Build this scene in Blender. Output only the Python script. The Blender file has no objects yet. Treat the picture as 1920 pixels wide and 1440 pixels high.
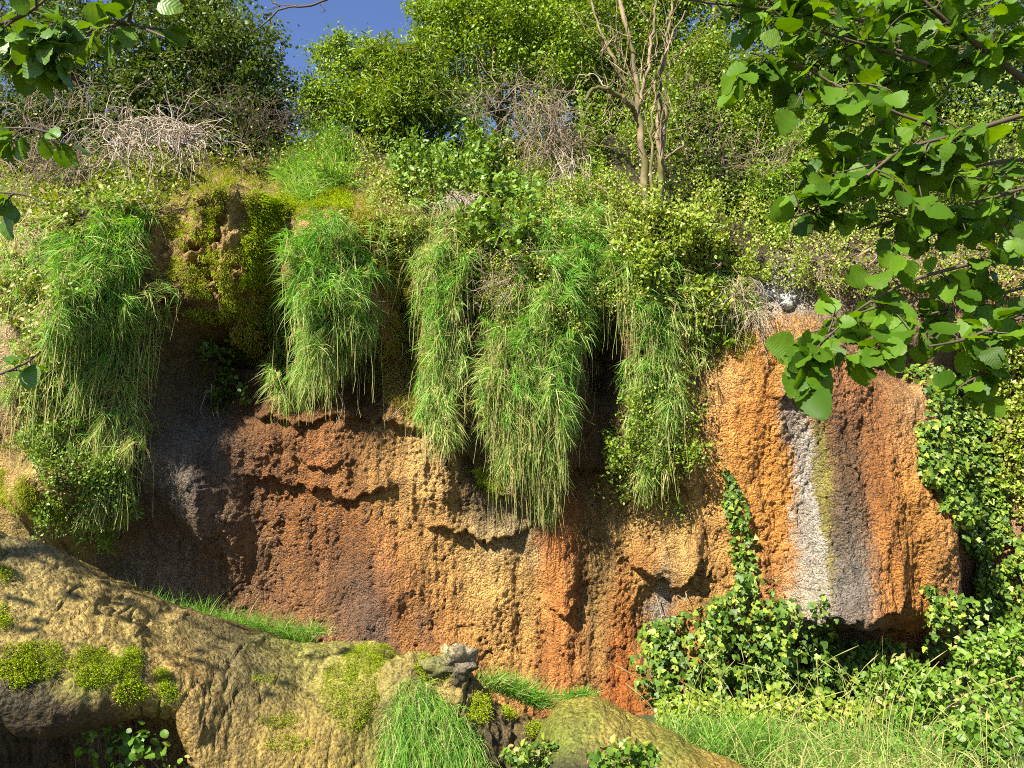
import bpy, math, random
import numpy as np
from mathutils import Matrix, Vector

# ------------------------------------------------------------------ camera, sky, sun, exposure
SC = bpy.context.scene
COL = SC.collection
F_PX, PITCH = 1500.0, math.radians(8.0)
CAM = np.array([0.0, 0.0, 1.6])
cd = bpy.data.cameras.new('camera'); cam = bpy.data.objects.new('camera', cd); COL.objects.link(cam)
cam.location = CAM; cam.rotation_euler = (math.radians(90) + PITCH, 0, 0)
cd.sensor_width = 36.0; cd.lens = F_PX / 1920 * 36; cd.clip_start = 0.05; cd.clip_end = 2000
SC.camera = cam
TO_SUN = np.array([-0.56, -0.66, 0.76]); TO_SUN /= np.linalg.norm(TO_SUN)
W = bpy.data.worlds.new('World'); SC.world = W; W.use_nodes = True
nt = W.node_tree; bg = nt.nodes['Background']
sky = nt.nodes.new('ShaderNodeTexSky'); sky.sky_type = 'NISHITA'; sky.sun_disc = False
sky.sun_elevation = math.asin(TO_SUN[2]); sky.sun_rotation = math.atan2(TO_SUN[0], TO_SUN[1])
sky.air_density = 1.0; sky.dust_density = 0.05; sky.ozone_density = 2.0; sky.altitude = 400
hsv = nt.nodes.new('ShaderNodeHueSaturation'); hsv.inputs['Saturation'].default_value = 1.1; hsv.inputs['Hue'].default_value = 0.515
nt.links.new(sky.outputs[0], hsv.inputs['Color']); nt.links.new(hsv.outputs[0], bg.inputs[0]); bg.inputs[1].default_value = 0.075
sl = bpy.data.lights.new('sun', 'SUN'); so = bpy.data.objects.new('sun', sl); COL.objects.link(so)
sl.energy = 5.0; sl.angle = math.radians(0.53); sl.color = (1.0, 0.94, 0.80)
so.rotation_euler = Vector(TO_SUN).to_track_quat('Z', 'Y').to_euler(); so.location = (-6, -6, 12)
vs = SC.view_settings; vs.view_transform = 'Standard'; vs.look = 'None'; vs.exposure = 1.4; vs.gamma = 1.0; vs.use_curve_mapping = False
SC.cycles.max_bounces = 3; SC.cycles.diffuse_bounces = 1; SC.cycles.transmission_bounces = 2; SC.cycles.glossy_bounces = 1; SC.cycles.filter_width = 1.0
SC.cycles.use_adaptive_sampling = True; SC.cycles.adaptive_threshold = 0.02; SC.cycles.use_denoising = False

rng = np.random.default_rng(11)
random.seed(5)

# ------------------------------------------------------------------ projection helpers
cp_, sp_ = math.cos(PITCH), math.sin(PITCH)
def ray(u, v):
    a = (np.asarray(u, float) - 960) / F_PX; b = (720 - np.asarray(v, float)) / F_PX
    return np.stack([a, cp_ - b * sp_, b * cp_ + sp_], -1)
def P(u, v, d):
    r = ray(u, v); return CAM + r * (np.asarray(d, float) / r[..., 1])[..., None]
def proj(p):
    q = p - CAM; f = q[..., 1] * cp_ + q[..., 2] * sp_; up = q[..., 2] * cp_ - q[..., 1] * sp_
    return 960 + F_PX * q[..., 0] / f, 720 - F_PX * up / f

# ------------------------------------------------------------------ noise
_T = np.random.default_rng(3).random((256, 256))
def vnoise(x, y):
    xi = np.floor(x).astype(int); yi = np.floor(y).astype(int); fx = x - xi; fy = y - yi
    fx = fx * fx * fx * (fx * (fx * 6 - 15) + 10); fy = fy * fy * fy * (fy * (fy * 6 - 15) + 10)
    a = _T[xi & 255, yi & 255]; b = _T[(xi + 1) & 255, yi & 255]; c = _T[xi & 255, (yi + 1) & 255]; d = _T[(xi + 1) & 255, (yi + 1) & 255]
    return (a * (1 - fx) + b * fx) * (1 - fy) + (c * (1 - fx) + d * fx) * fy - 0.5
def fbm(x, y, o=4, g=0.5):
    s = 0; a = 1
    for i in range(o):
        s = s + a * vnoise(x * 2 ** i + 17.3 * i, y * 2 ** i + 9.1 * i); a *= g
    return s
_J = np.random.default_rng(8).random((256, 256, 3))
def cells(x, y):
    xi = np.floor(x).astype(int); yi = np.floor(y).astype(int); best = np.full(np.shape(x), 9.0); rid = np.zeros(np.shape(x))
    for i in (-1, 0, 1):
        for j in (-1, 0, 1):
            J = _J[(xi + i) & 255, (yi + j) & 255]
            d = (xi + i + J[..., 0] - x) ** 2 + (yi + j + J[..., 1] - y) ** 2
            m = d < best; best = np.where(m, d, best); rid = np.where(m, J[..., 2], rid)
    return np.sqrt(best), rid
def sstep(a, b, x):
    t = np.clip((x - a) / (b - a), 0, 1); return t * t * (3 - 2 * t)
def norm(a):
    return a / np.maximum(np.linalg.norm(a, axis=-1, keepdims=True), 1e-9)
def lin(c):
    c = np.asarray(c, float) / 255; c = (c + .07 * (c.mean(-1, keepdims=True) - c)) * np.array([1.0, 1.03, 1.04])
    return np.where(c <= 0.04045, c / 12.92, ((c + 0.055) / 1.055) ** 2.4)

# ------------------------------------------------------------------ object helpers
def link(o, parent=None, label=None, cat=None, group=None, kind=None):
    COL.objects.link(o)
    if parent is not None: o.parent = parent
    for k, v in (('label', label), ('category', cat), ('group', group), ('kind', kind)):
        if v: o[k] = v
    return o
def thing(name, label, cat, loc=(0, 0, 0), group=None):
    o = bpy.data.objects.new(name, None); o.location = tuple(float(c) for c in loc); o.empty_display_size = 0.1
    link(o, None, label, cat, group); return o
def make_mesh(name, V, faces, mat, attrs=None, smooth=False):
    V = np.ascontiguousarray(V, np.float32).reshape(-1, 3)
    me = bpy.data.meshes.new(name); me.vertices.add(len(V)); me.vertices.foreach_set('co', V.ravel())
    li = []; st = []; n = 0
    for Fa in faces:
        Fa = np.asarray(Fa, np.int32)
        if Fa.size == 0: continue
        k = Fa.shape[1]; li.append(Fa.ravel()); st.append(n + k * np.arange(len(Fa))); n += Fa.size
    li = np.concatenate(li); st = np.concatenate(st)
    me.loops.add(n); me.loops.foreach_set('vertex_index', li.astype(np.int32))
    me.polygons.add(len(st)); me.polygons.foreach_set('loop_start', st.astype(np.int32))
    if smooth: me.polygons.foreach_set('use_smooth', np.ones(len(st), bool))
    for k, a in (attrs or {}).items():
        a = np.asarray(a, np.float32)
        if a.ndim == 1:
            at = me.attributes.new(k, 'FLOAT', 'POINT'); at.data.foreach_set('value', a)
        else:
            if a.shape[1] == 3: a = np.concatenate([a, np.ones((len(a), 1), np.float32)], 1)
            at = me.attributes.new(k, 'FLOAT_COLOR', 'POINT'); at.data.foreach_set('color', np.ascontiguousarray(a).ravel())
    me.update(calc_edges=True); me.materials.append(mat)
    return me
class MB:
    """collects shapes given in world space into one mesh"""
    def __init__(s): s.V = []; s.F = {}; s.A = {'rnd': [], 'dry': []}; s.n = 0
    def add(s, V, faces, rnd, dry):
        V = np.asarray(V, float).reshape(-1, 3); n = len(V)
        for f in faces:
            f = np.asarray(f, int)
            s.F.setdefault(f.shape[1], []).append(f + s.n)
        s.V.append(V); s.A['rnd'].append(np.broadcast_to(rnd, (n,))); s.A['dry'].append(np.broadcast_to(dry, (n,))); s.n += n
    def build(s, name, mat, parent=None, smooth=False, kind=None, **kw):
        if s.n == 0: return None
        V = np.concatenate(s.V)
        if parent is not None: V = V - np.array(absloc(parent))
        me = make_mesh(name, V, [np.concatenate(f) for f in s.F.values()], mat, {k: np.concatenate(a) for k, a in s.A.items()}, smooth)
        o = bpy.data.objects.new(name, me); link(o, parent, kind=kind, **kw); return o
def absloc(o):
    l = Vector((0, 0, 0))
    while o is not None: l = l + o.location; o = o.parent
    return l

def add_blades(mb, p, d, L, w, bend, dry, S=3, g=(0, 0, -1), twist=None):
    """thin tapering blades: start p, direction d, curving toward g"""
    N = len(p); d = norm(d); L = np.broadcast_to(L, (N,)); w = np.broadcast_to(w, (N,)); bend = np.broadcast_to(bend, (N,))
    g = np.broadcast_to(np.asarray(g, float), (N, 3))
    side = norm(np.cross(d, norm(rng.normal(size=(N, 3)) + np.array([0, -0.4, 0]))))
    V = np.zeros((N, 2 * S + 1, 3))
    for k in range(S + 1):
        t = k / S
        c = p + d * (L * t)[:, None] + g * (L * bend * t * t)[:, None]
        if k == S: V[:, 2 * S] = c
        else:
            ww = (w * (0.75 + 0.5 * t if t < 0.5 else 1.5 * (1 - t)))[:, None] * side * 0.5
            V[:, 2 * k] = c - ww; V[:, 2 * k + 1] = c + ww
    b = (np.arange(N) * (2 * S + 1))[:, None]
    q = [b + np.array([2 * k, 2 * k + 1, 2 * k + 3, 2 * k + 2]) for k in range(S - 1)]
    t3 = b + np.array([2 * S - 2, 2 * S - 1, 2 * S])
    mb.add(V, ([np.concatenate(q)] if q else []) + [t3], np.repeat(rng.random(N), 2 * S + 1), np.repeat(np.clip(np.broadcast_to(dry, (N,)), 0, 1), 2 * S + 1))

# leaf templates: x across, y along, z out of the face
TPL = {}
def tpl(name, V, F): TPL[name] = (np.array(V, float), [np.array(f) for f in F])
tpl('diamond', [(0, 0, 0), (.32, .45, .07), (0, 1, -.05), (-.32, .45, .07)], [[(0, 1, 2), (0, 2, 3)]])
tpl('oval', [(0, 0, 0), (.27, .22, .06), (.3, .58, .05), (0, 1, -.1), (-.3, .58, .05), (-.27, .22, .06)], [[(0, 1, 2, 3), (0, 3, 4, 5)]])
tpl('lance', [(0, 0, 0), (.09, .3, .03), (.08, .65, 0), (0, 1, -.14), (-.08, .65, 0), (-.09, .3, .03)], [[(0, 1, 2, 3), (0, 3, 4, 5)]])
tpl('ivy', [(0, 0, 0), (.3, -.06, .03), (.52, .22, -.02), (.27, .42, .05), (.3, .62, .02), (0, 1, -.08), (-.3, .62, .02), (-.27, .42, .05), (-.52, .22, -.02), (-.3, -.06, .03), (0, .4, -.02)],
    [[(0, 1, 10), (1, 2, 10), (2, 3, 10), (3, 4, 10), (4, 5, 10), (5, 6, 10), (6, 7, 10), (7, 8, 10), (8, 9, 10), (9, 0, 10)]])
def frames(d, n):
    d = norm(d); s = norm(np.cross(d, n)); n2 = np.cross(s, d); return s, d, n2
def add_leaves(mb, p, d, n, size, kind, dry=0.0, wide=1.0):
    T, Fs = TPL[kind]; N = len(p); s, d, n = frames(d, n)
    size = np.broadcast_to(size, (N,))
    V = p[:, None] + size[:, None, None] * (T[None, :, 0:1] * s[:, None] * wide + T[None, :, 1:2] * d[:, None] + T[None, :, 2:3] * n[:, None])
    b = (np.arange(N) * len(T))[:, None, None]
    mb.add(V, [(b + f[None]).reshape(-1, f.shape[1]) for f in Fs], np.repeat(rng.random(N), len(T)), np.repeat(np.broadcast_to(dry, (N,)), len(T)))
def add_tube(mb, pts, rad, sides=5, dry=0.0, rnd=None):
    pts = np.asarray(pts, float); n = len(pts); rad = np.broadcast_to(rad, (n,))
    t = norm(np.gradient(pts, axis=0)); ref = np.where(np.abs(t[:, 1:2]) > 0.9, np.array([[1., 0, 0]]), np.array([[0, 1., 0]]))
    a = norm(np.cross(t, ref)); b = np.cross(t, a)
    an = 2 * np.pi * np.arange(sides) / sides
    V = pts[:, None] + rad[:, None, None] * (np.cos(an)[None, :, None] * a[:, None] + np.sin(an)[None, :, None] * b[:, None])
    i = np.arange(n - 1)[:, None] * sides; k = np.arange(sides)[None]; k2 = (k + 1) % sides
    q = np.stack([i + k, i + k2, i + sides + k2, i + sides + k], -1).reshape(-1, 4)
    mb.add(V, [q], rng.random() if rnd is None else rnd, dry)
def bez(a, b, c, n=8):
    t = np.linspace(0, 1, n)[:, None]; return (1 - t) ** 2 * a + 2 * t * (1 - t) * b + t * t * c
def smooth_path(pts, n=24):
    pts = np.asarray(pts, float); s = np.r_[0, np.cumsum(np.linalg.norm(np.diff(pts, axis=0), axis=1))]; t = np.linspace(0, s[-1], n)
    out = np.stack([np.interp(t, s, pts[:, k]) for k in range(pts.shape[1])], -1)
    for _ in range(3): out[1:-1] = (out[:-2] + 2 * out[1:-1] + out[2:]) / 4
    return out

# ------------------------------------------------------------------ materials
def new_mat(name):
    m = bpy.data.materials.new(name); m.use_nodes = True; t = m.node_tree
    for n in list(t.nodes): t.nodes.remove(n)
    out = t.nodes.new('ShaderNodeOutputMaterial')
    def N(kind, **kw):
        n = t.nodes.new(kind)
        for k, v in kw.items():
            if isinstance(k, str) and hasattr(n, k): setattr(n, k, v)
        return n
    return m, t, out, N
def ramp(N, stops):
    r = N('ShaderNodeValToRGB'); e = r.color_ramp.elements
    while len(e) < len(stops): e.new(0.5)
    for el, (p, c) in zip(e, stops): el.position = p; el.color = (*c, 1)
    return r
def leaf_mat(name, cols, dry=(0.42, 0.33, 0.14), trans=0.35, rough=0.45, spec=0.35, tcol=None, per_object=False, veins=False):
    m, t, out, N = new_mat(name); L = t.links.new
    if per_object:
        oi = N('ShaderNodeObjectInfo'); fac = oi.outputs['Random']
    else:
        a = N('ShaderNodeAttribute', attribute_name='rnd'); fac = a.outputs['Fac']
    k = len(cols); r = ramp(N, [(i / max(1, k - 1), c) for i, c in enumerate(cols)]); L(fac, r.inputs[0])
    col = r.outputs[0]
    if not per_object:
        a2 = N('ShaderNodeAttribute', attribute_name='dry'); mx = N('ShaderNodeMix', data_type='RGBA'); L(a2.outputs['Fac'], mx.inputs[0]); L(col, mx.inputs[6]); mx.inputs[7].default_value = (*dry, 1); col = mx.outputs[2]
    p = N('ShaderNodeBsdfPrincipled'); p.inputs['Roughness'].default_value = rough; p.inputs['Specular IOR Level'].default_value = spec
    tr = N('ShaderNodeBsdfTranslucent'); hs = N('ShaderNodeHueSaturation'); hs.inputs['Hue'].default_value = 0.485; hs.inputs['Saturation'].default_value = 1.1; hs.inputs['Value'].default_value = 1.35
    if veins:
        tc = N('ShaderNodeTexCoord'); mp = N('ShaderNodeSeparateXYZ'); L(tc.outputs['Object'], mp.inputs[0])
        ab = N('ShaderNodeMath', operation='ABSOLUTE'); L(mp.outputs['X'], ab.inputs[0])
        mu = N('ShaderNodeMath', operation='MULTIPLY_ADD'); L(ab.outputs[0], mu.inputs[0]); mu.inputs[1].default_value = -0.75; L(mp.outputs['Y'], mu.inputs[2])
        sc = N('ShaderNodeMath', operation='MULTIPLY'); L(mu.outputs[0], sc.inputs[0]); sc.inputs[1].default_value = 52.0
        sn = N('ShaderNodeMath', operation='SINE'); L(sc.outputs[0], sn.inputs[0])
        pw = N('ShaderNodeMath', operation='GREATER_THAN'); L(sn.outputs[0], pw.inputs[0]); pw.inputs[1].default_value = 0.86
        mr = N('ShaderNodeMath', operation='LESS_THAN'); L(ab.outputs[0], mr.inputs[0]); mr.inputs[1].default_value = 0.014
        mm = N('ShaderNodeMath', operation='MAXIMUM'); L(pw.outputs[0], mm.inputs[0]); L(mr.outputs[0], mm.inputs[1])
        nz = N('ShaderNodeTexNoise'); nz.inputs['Scale'].default_value = 7.0; L(tc.outputs['Object'], nz.inputs['Vector'])
        bl = N('ShaderNodeMix', data_type='RGBA', blend_type='MULTIPLY'); bl.inputs[0].default_value = 0.5; L(col, bl.inputs[6]); L(nz.outputs['Color'], bl.inputs[7])
        v2 = N('ShaderNodeMix', data_type='RGBA'); m5 = N('ShaderNodeMath', operation='MULTIPLY'); L(mm.outputs[0], m5.inputs[0]); m5.inputs[1].default_value = 0.12; L(m5.outputs[0], v2.inputs[0]); L(bl.outputs[2], v2.inputs[6]); v2.inputs[7].default_value = (0.22, 0.30, 0.08, 1); col = v2.outputs[2]
        bp = N('ShaderNodeBump'); bp.inputs['Strength'].default_value = 0.2; bp.inputs['Distance'].default_value = 0.001; L(sn.outputs[0], bp.inputs['Height']); L(bp.outputs[0], p.inputs['Normal'])
    L(col, p.inputs['Base Color']); L(col, hs.inputs['Color']); L(hs.outputs[0], tr.inputs[0])
    ms = N('ShaderNodeMixShader'); ms.inputs[0].default_value = trans; L(p.outputs[0], ms.inputs[1]); L(tr.outputs[0], ms.inputs[2]); L(ms.outputs[0], out.inputs[0])
    return m
def bark_mat(name, c1, c2, moss=None, scale=9.0, rough=0.85):
    m, t, out, N = new_mat(name); L = t.links.new
    g = N('ShaderNodeNewGeometry'); n1 = N('ShaderNodeTexNoise'); n1.inputs['Scale'].default_value = scale; n1.inputs['Detail'].default_value = 6; L(g.outputs['Position'], n1.inputs['Vector'])
    stops = [(0.3, c1), (0.7, c2)]
    r = ramp(N, stops); L(n1.outputs['Fac'], r.inputs[0]); col = r.outputs[0]
    if moss:
        n2 = N('ShaderNodeTexNoise'); n2.inputs['Scale'].default_value = 3.0; n2.inputs['Detail'].default_value = 4; L(g.outputs['Position'], n2.inputs['Vector'])
        r2 = ramp(N, [(0.46, (0, 0, 0)), (0.58, (1, 1, 1))]); L(n2.outputs['Fac'], r2.inputs[0])
        mx = N('ShaderNodeMix', data_type='RGBA'); L(r2.outputs[0], mx.inputs[0]); L(col, mx.inputs[6]); mx.inputs[7].default_value = (*moss, 1); col = mx.outputs[2]
    p = N('ShaderNodeBsdfPrincipled'); p.inputs['Roughness'].default_value = rough; L(col, p.inputs['Base Color'])
    bp = N('ShaderNodeBump'); bp.inputs['Strength'].default_value = 0.6; bp.inputs['Distance'].default_value = 0.01; L(n1.outputs['Fac'], bp.inputs['Height']); L(bp.outputs[0], p.inputs['Normal']); L(p.outputs[0], out.inputs[0])
    return m
def rock_mat(name, cell=28.0, bumpd=0.012, rough=0.7, fine=70.0, spec=0.35, streak=True):
    """albedo from a map of stains and some painted shade (attribute Col), broken up by procedural grain, darkened pits and relief"""
    m, t, out, N = new_mat(name); L = t.links.new
    g = N('ShaderNodeNewGeometry'); a = N('ShaderNodeAttribute', attribute_name='Col'); w = N('ShaderNodeAttribute', attribute_name='wet')
    nw = N('ShaderNodeTexNoise'); nw.inputs['Scale'].default_value = 14.0; nw.inputs['Detail'].default_value = 3; L(g.outputs['Position'], nw.inputs['Vector'])
    wp = N('ShaderNodeMix', data_type='RGBA', blend_type='ADD'); wp.inputs[0].default_value = 0.05; L(g.outputs['Position'], wp.inputs[6]); L(nw.outputs['Color'], wp.inputs[7])
    v = N('ShaderNodeTexVoronoi', feature='F1'); v.inputs['Scale'].default_value = cell; L(wp.outputs[2], v.inputs['Vector'])
    n1 = N('ShaderNodeTexNoise'); n1.inputs['Scale'].default_value = fine; n1.inputs['Detail'].default_value = 5; n1.inputs['Roughness'].default_value = 0.65; L(g.outputs['Position'], n1.inputs['Vector'])
    n2 = N('ShaderNodeTexNoise'); n2.inputs['Scale'].default_value = 5.0; n2.inputs['Detail'].default_value = 6; n2.inputs['Roughness'].default_value = 0.6; L(g.outputs['Position'], n2.inputs['Vector'])
    r1 = ramp(N, [(0.36, (0.42, 0.36, 0.30)), (0.5, (1.0, 1.0, 1.0)), (0.66, (1.3, 1.3, 1.3))]); L(n1.outputs['Fac'], r1.inputs[0])  # dark end: crevice dirt and tiny shadows between nodules, painted into the colour
    r2 = ramp(N, [(0.3, (0.72, 0.68, 0.64)), (0.65, (1.15, 1.13, 1.1))]); L(n2.outputs['Fac'], r2.inputs[0])
    m1 = N('ShaderNodeMix', data_type='RGBA', blend_type='MULTIPLY'); m1.inputs[0].default_value = 1; L(a.outputs['Color'], m1.inputs[6]); L(r1.outputs[0], m1.inputs[7])
    m2 = N('ShaderNodeMix', data_type='RGBA', blend_type='MULTIPLY'); m2.inputs[0].default_value = 1; L(m1.outputs[2], m2.inputs[6]); L(r2.outputs[0], m2.inputs[7])
    sv = N('ShaderNodeSeparateColor'); L(v.outputs['Color'], sv.inputs[0]); rv = ramp(N, [(0.0, (0.62, 0.6, 0.58)), (0.6, (1.05, 1.05, 1.05)), (1.0, (1.3, 1.3, 1.28))]); L(sv.outputs[0], rv.inputs[0])
    cv = N('ShaderNodeMix', data_type='RGBA', blend_type='MULTIPLY'); cv.inputs[0].default_value = 0.7; L(m2.outputs[2], cv.inputs[6]); L(rv.outputs[0], cv.inputs[7])
    p = N('ShaderNodeBsdfPrincipled'); L(cv.outputs[2], p.inputs['Base Color']); p.inputs['Specular IOR Level'].default_value = spec
    mr = N('ShaderNodeMapRange'); mr.inputs[3].default_value = rough; mr.inputs[4].default_value = 0.32; L(w.outputs['Fac'], mr.inputs[0]); L(mr.outputs[0], p.inputs['Roughness'])
    inv = N('ShaderNodeMath', operation='MULTIPLY'); inv.inputs[1].default_value = -1.0; L(v.outputs['Distance'], inv.inputs[0])
    ad = N('ShaderNodeMath', operation='MULTIPLY_ADD'); L(n1.outputs['Fac'], ad.inputs[0]); ad.inputs[1].default_value = 1.3; L(inv.outputs[0], ad.inputs[2])
    bp = N('ShaderNodeBump'); bp.inputs['Strength'].default_value = 1.0; bp.inputs['Distance'].default_value = bumpd; L(ad.outputs[0], bp.inputs['Height']); L(bp.outputs[0], p.inputs['Normal'])
    L(p.outputs[0], out.inputs[0]); return m

M = {}
M['cliff'] = rock_mat('tufa_cliff_rock', 46, 0.028, 0.75)
M['mound'] = rock_mat('flowstone_rock', 34, 0.012, 0.62, 60, 0.4)
M['boulder'] = rock_mat('pale_rock', 20, 0.015, 0.8, 60, 0.25)
M['grass'] = leaf_mat('grass_blade', [(.05, .17, .010), (.10, .32, .018), (.15, .42, .03), (.23, .46, .06)], dry=(.60, .53, .22), trans=.45, rough=.5, spec=.3)
M['moss'] = leaf_mat('moss_tuft', [(.16, .24, .006), (.28, .40, .010), (.38, .48, .016)], dry=(.40, .30, .10), trans=.35, rough=.9, spec=.05)
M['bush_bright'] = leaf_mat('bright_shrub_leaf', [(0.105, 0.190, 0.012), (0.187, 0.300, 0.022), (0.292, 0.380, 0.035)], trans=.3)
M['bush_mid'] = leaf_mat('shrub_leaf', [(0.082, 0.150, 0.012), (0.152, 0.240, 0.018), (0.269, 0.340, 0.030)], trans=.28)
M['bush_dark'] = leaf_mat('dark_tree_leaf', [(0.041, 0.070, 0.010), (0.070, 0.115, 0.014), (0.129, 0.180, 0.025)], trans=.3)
M['bush_lime'] = leaf_mat('lime_shrub_leaf', [(.12, .22, .015), (.2, .34, .03), (.3, .42, .05)], trans=.42)
M['herb'] = leaf_mat('herb_leaf', [(0.082, 0.160, 0.014), (0.140, 0.250, 0.022), (0.222, 0.330, 0.040)], trans=.27, spec=.4)
M['weeds'] = leaf_mat('slope_weed_leaf', [(0.117, 0.190, 0.014), (0.222, 0.310, 0.022), (0.351, 0.400, 0.050)], dry=(.55, .45, .2), trans=.27)
M['ivy'] = leaf_mat('ivy_leaf_scattered', [(0.047, 0.100, 0.012), (0.082, 0.160, 0.016), (0.152, 0.240, 0.028), (0.304, 0.360, 0.040)], trans=.25, rough=.46, spec=.35)
M['ivy1'] = leaf_mat('ivy_leaf', [(0.047, 0.100, 0.012), (0.082, 0.160, 0.016), (0.152, 0.240, 0.028), (0.304, 0.360, 0.040)], trans=.25, rough=.46, spec=.35, per_object=True)
M['hazel1'] = leaf_mat('hazel_leaf', [(.055, .13, .007), (.10, .21, .010), (.15, .28, .014)], trans=.5, rough=.5, spec=.3, per_object=True, veins=True)
M['hazel'] = leaf_mat('hazel_leaf_scattered', [(.055, .13, .007), (.10, .21, .010), (.15, .28, .014)], trans=.5, rough=.5, spec=.3)
M['alder1'] = leaf_mat('alder_leaf', [(.08, .18, .012), (.12, .25, .018), (.17, .30, .025)], trans=.32, rough=.42, spec=.45, per_object=True, veins=True)
M['bark'] = bark_mat('brown_bark', (.06, .04, .025), (.16, .11, .065))
M['bark_moss'] = bark_mat('mossy_bark', (.10, .07, .04), (.36, .26, .15), moss=(.10, .085, .02))
M['twig'] = bark_mat('dark_twig', (.05, .035, .02), (.12, .085, .05))
M['dead'] = bark_mat('dead_pale_wood', (.30, .23, .16), (.52, .42, .32))
M['dead_brown'] = bark_mat('brown_dead_wood', (.14, .10, .06), (.34, .26, .17))
M['root'] = bark_mat('hanging_root', (.22, .15, .09), (.45, .36, .24))
m, t, out, N = new_mat('ground_soil'); n1 = N('ShaderNodeTexNoise'); n1.inputs['Scale'].default_value = 2.0; n1.inputs['Detail'].default_value = 8
r = ramp(N, [(.35, (.03, .035, .012)), (.65, (.10, .085, .04))]); t.links.new(n1.outputs['Fac'], r.inputs[0]); p = N('ShaderNodeBsdfPrincipled'); p.inputs['Roughness'].default_value = .95; t.links.new(r.outputs[0], p.inputs['Base Color']); t.links.new(p.outputs[0], out.inputs[0]); M['ground'] = m

# ------------------------------------------------------------------ the cliff: depth y(x, z)
def xz(u, v, d): p = P(u, v, d); return p[..., 0], p[..., 2]
#        u    v    d    ru   rv  amp  pow rot
FEAT = [(100, 620, 7.3, 200, 330, .7, 2.0, 0), (60, 930, 6.9, 130, 90, .55, 1.5, 0), (30, 560, 6.4, 60, 80, .3, 1.3, 0),
        (402, 455, 7.3, 92, 145, .46, 1.5, -4), (405, 350, 7.4, 90, 50, .45, 1.4, 0), (430, 430, 7.5, 170, 170, .22, 1.5, 0), (352, 442, 7.25, 42, 13, -.4, 2, 0), (360, 490, 7.25, 26, 30, -.25, 2, 0), (430, 700, 8, 130, 95, -.55, 1.5, 0), (505, 600, 7.8, 42, 75, -.9, 1.5, 0), (400, 640, 7.7, 60, 22, -.5, 2, 0),
        (690, 720, 8, 40, 70, -.5, 1.5, 0), (738, 560, 7.6, 18, 28, -.4, 2, 0), (1128, 660, 7.9, 30, 85, -.6, 1.5, 0), (590, 740, 8, 70, 50, -.4, 1.5, 0), (755, 650, 7.8, 30, 60, -.4, 1.5, 0),
        (615, 530, 7.5, 95, 190, .38, 1.6, 0), (835, 600, 7.6, 62, 210, .36, 1.6, 0), (1015, 640, 7.5, 115, 230, .38, 1.7, 0), (1225, 640, 7.6, 78, 230, .3, 1.7, 0),
        (345, 930, 7.8, 52, 150, .38, 1.6, 35), (500, 1010, 8.2, 170, 150, -.35, 1.5, 0), (1530, 900, 7.8, 280, 330, .30, 3, 0), (1900, 900, 8, 110, 500, -.75, 2, 0),
        (1052, 1090, 7.9, 30, 230, .12, 1.5, 0), (1240, 1180, 8, 40, 90, -.22, 1.5, 0), (1600, 1010, 7.7, 60, 160, .1, 2, 0), (1500, 960, 7.7, 30, 200, -.05, 2, 0), (1690, 690, 7.9, 70, 40, -.3, 2, 0),
        (1640, 1240, 8, 190, 70, -.55, 2, 0), (830, 840, 7.9, 60, 110, .15, 1.5, 0), (1260, 1030, 7.8, 60, 60, .07, 2, 0)]
LEDGE = [([(440, 885), (520, 905), (580, 912), (640, 935), (700, 930), (742, 912)], .09, 75), ([(800, 985), (850, 990), (900, 1008), (950, 1003), (995, 985)], .13, 70),
         ([(1180, 1050), (1222, 1084), (1262, 1100), (1290, 1082), (1312, 1045)], .18, 90), ([(1430, 742), (1480, 755), (1525, 768)], .09, 35),
         ([(1470, 1150), (1560, 1160), (1620, 1175), (1720, 1190), (1810, 1150)], .42, 160), ([(1590, 1142), (1640, 1130), (1668, 1098)], .16, 60),
         ([(460, 775), (560, 790), (640, 770), (700, 790), (790, 800), (870, 850), (930, 920), (1000, 930), (1080, 880), (1170, 890), (1250, 930), (1302, 905)], .14, 160),
         ([(1030, 1140), (1062, 1152), (1088, 1120)], .12, 45), ([(560, 868), (600, 880), (640, 862)], .07, 45), ([(1300, 1100), (1330, 1075), (1360, 1100)], .08, 50), ([(1340, 985), (1380, 975), (1430, 990)], .04, 40)]
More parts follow.
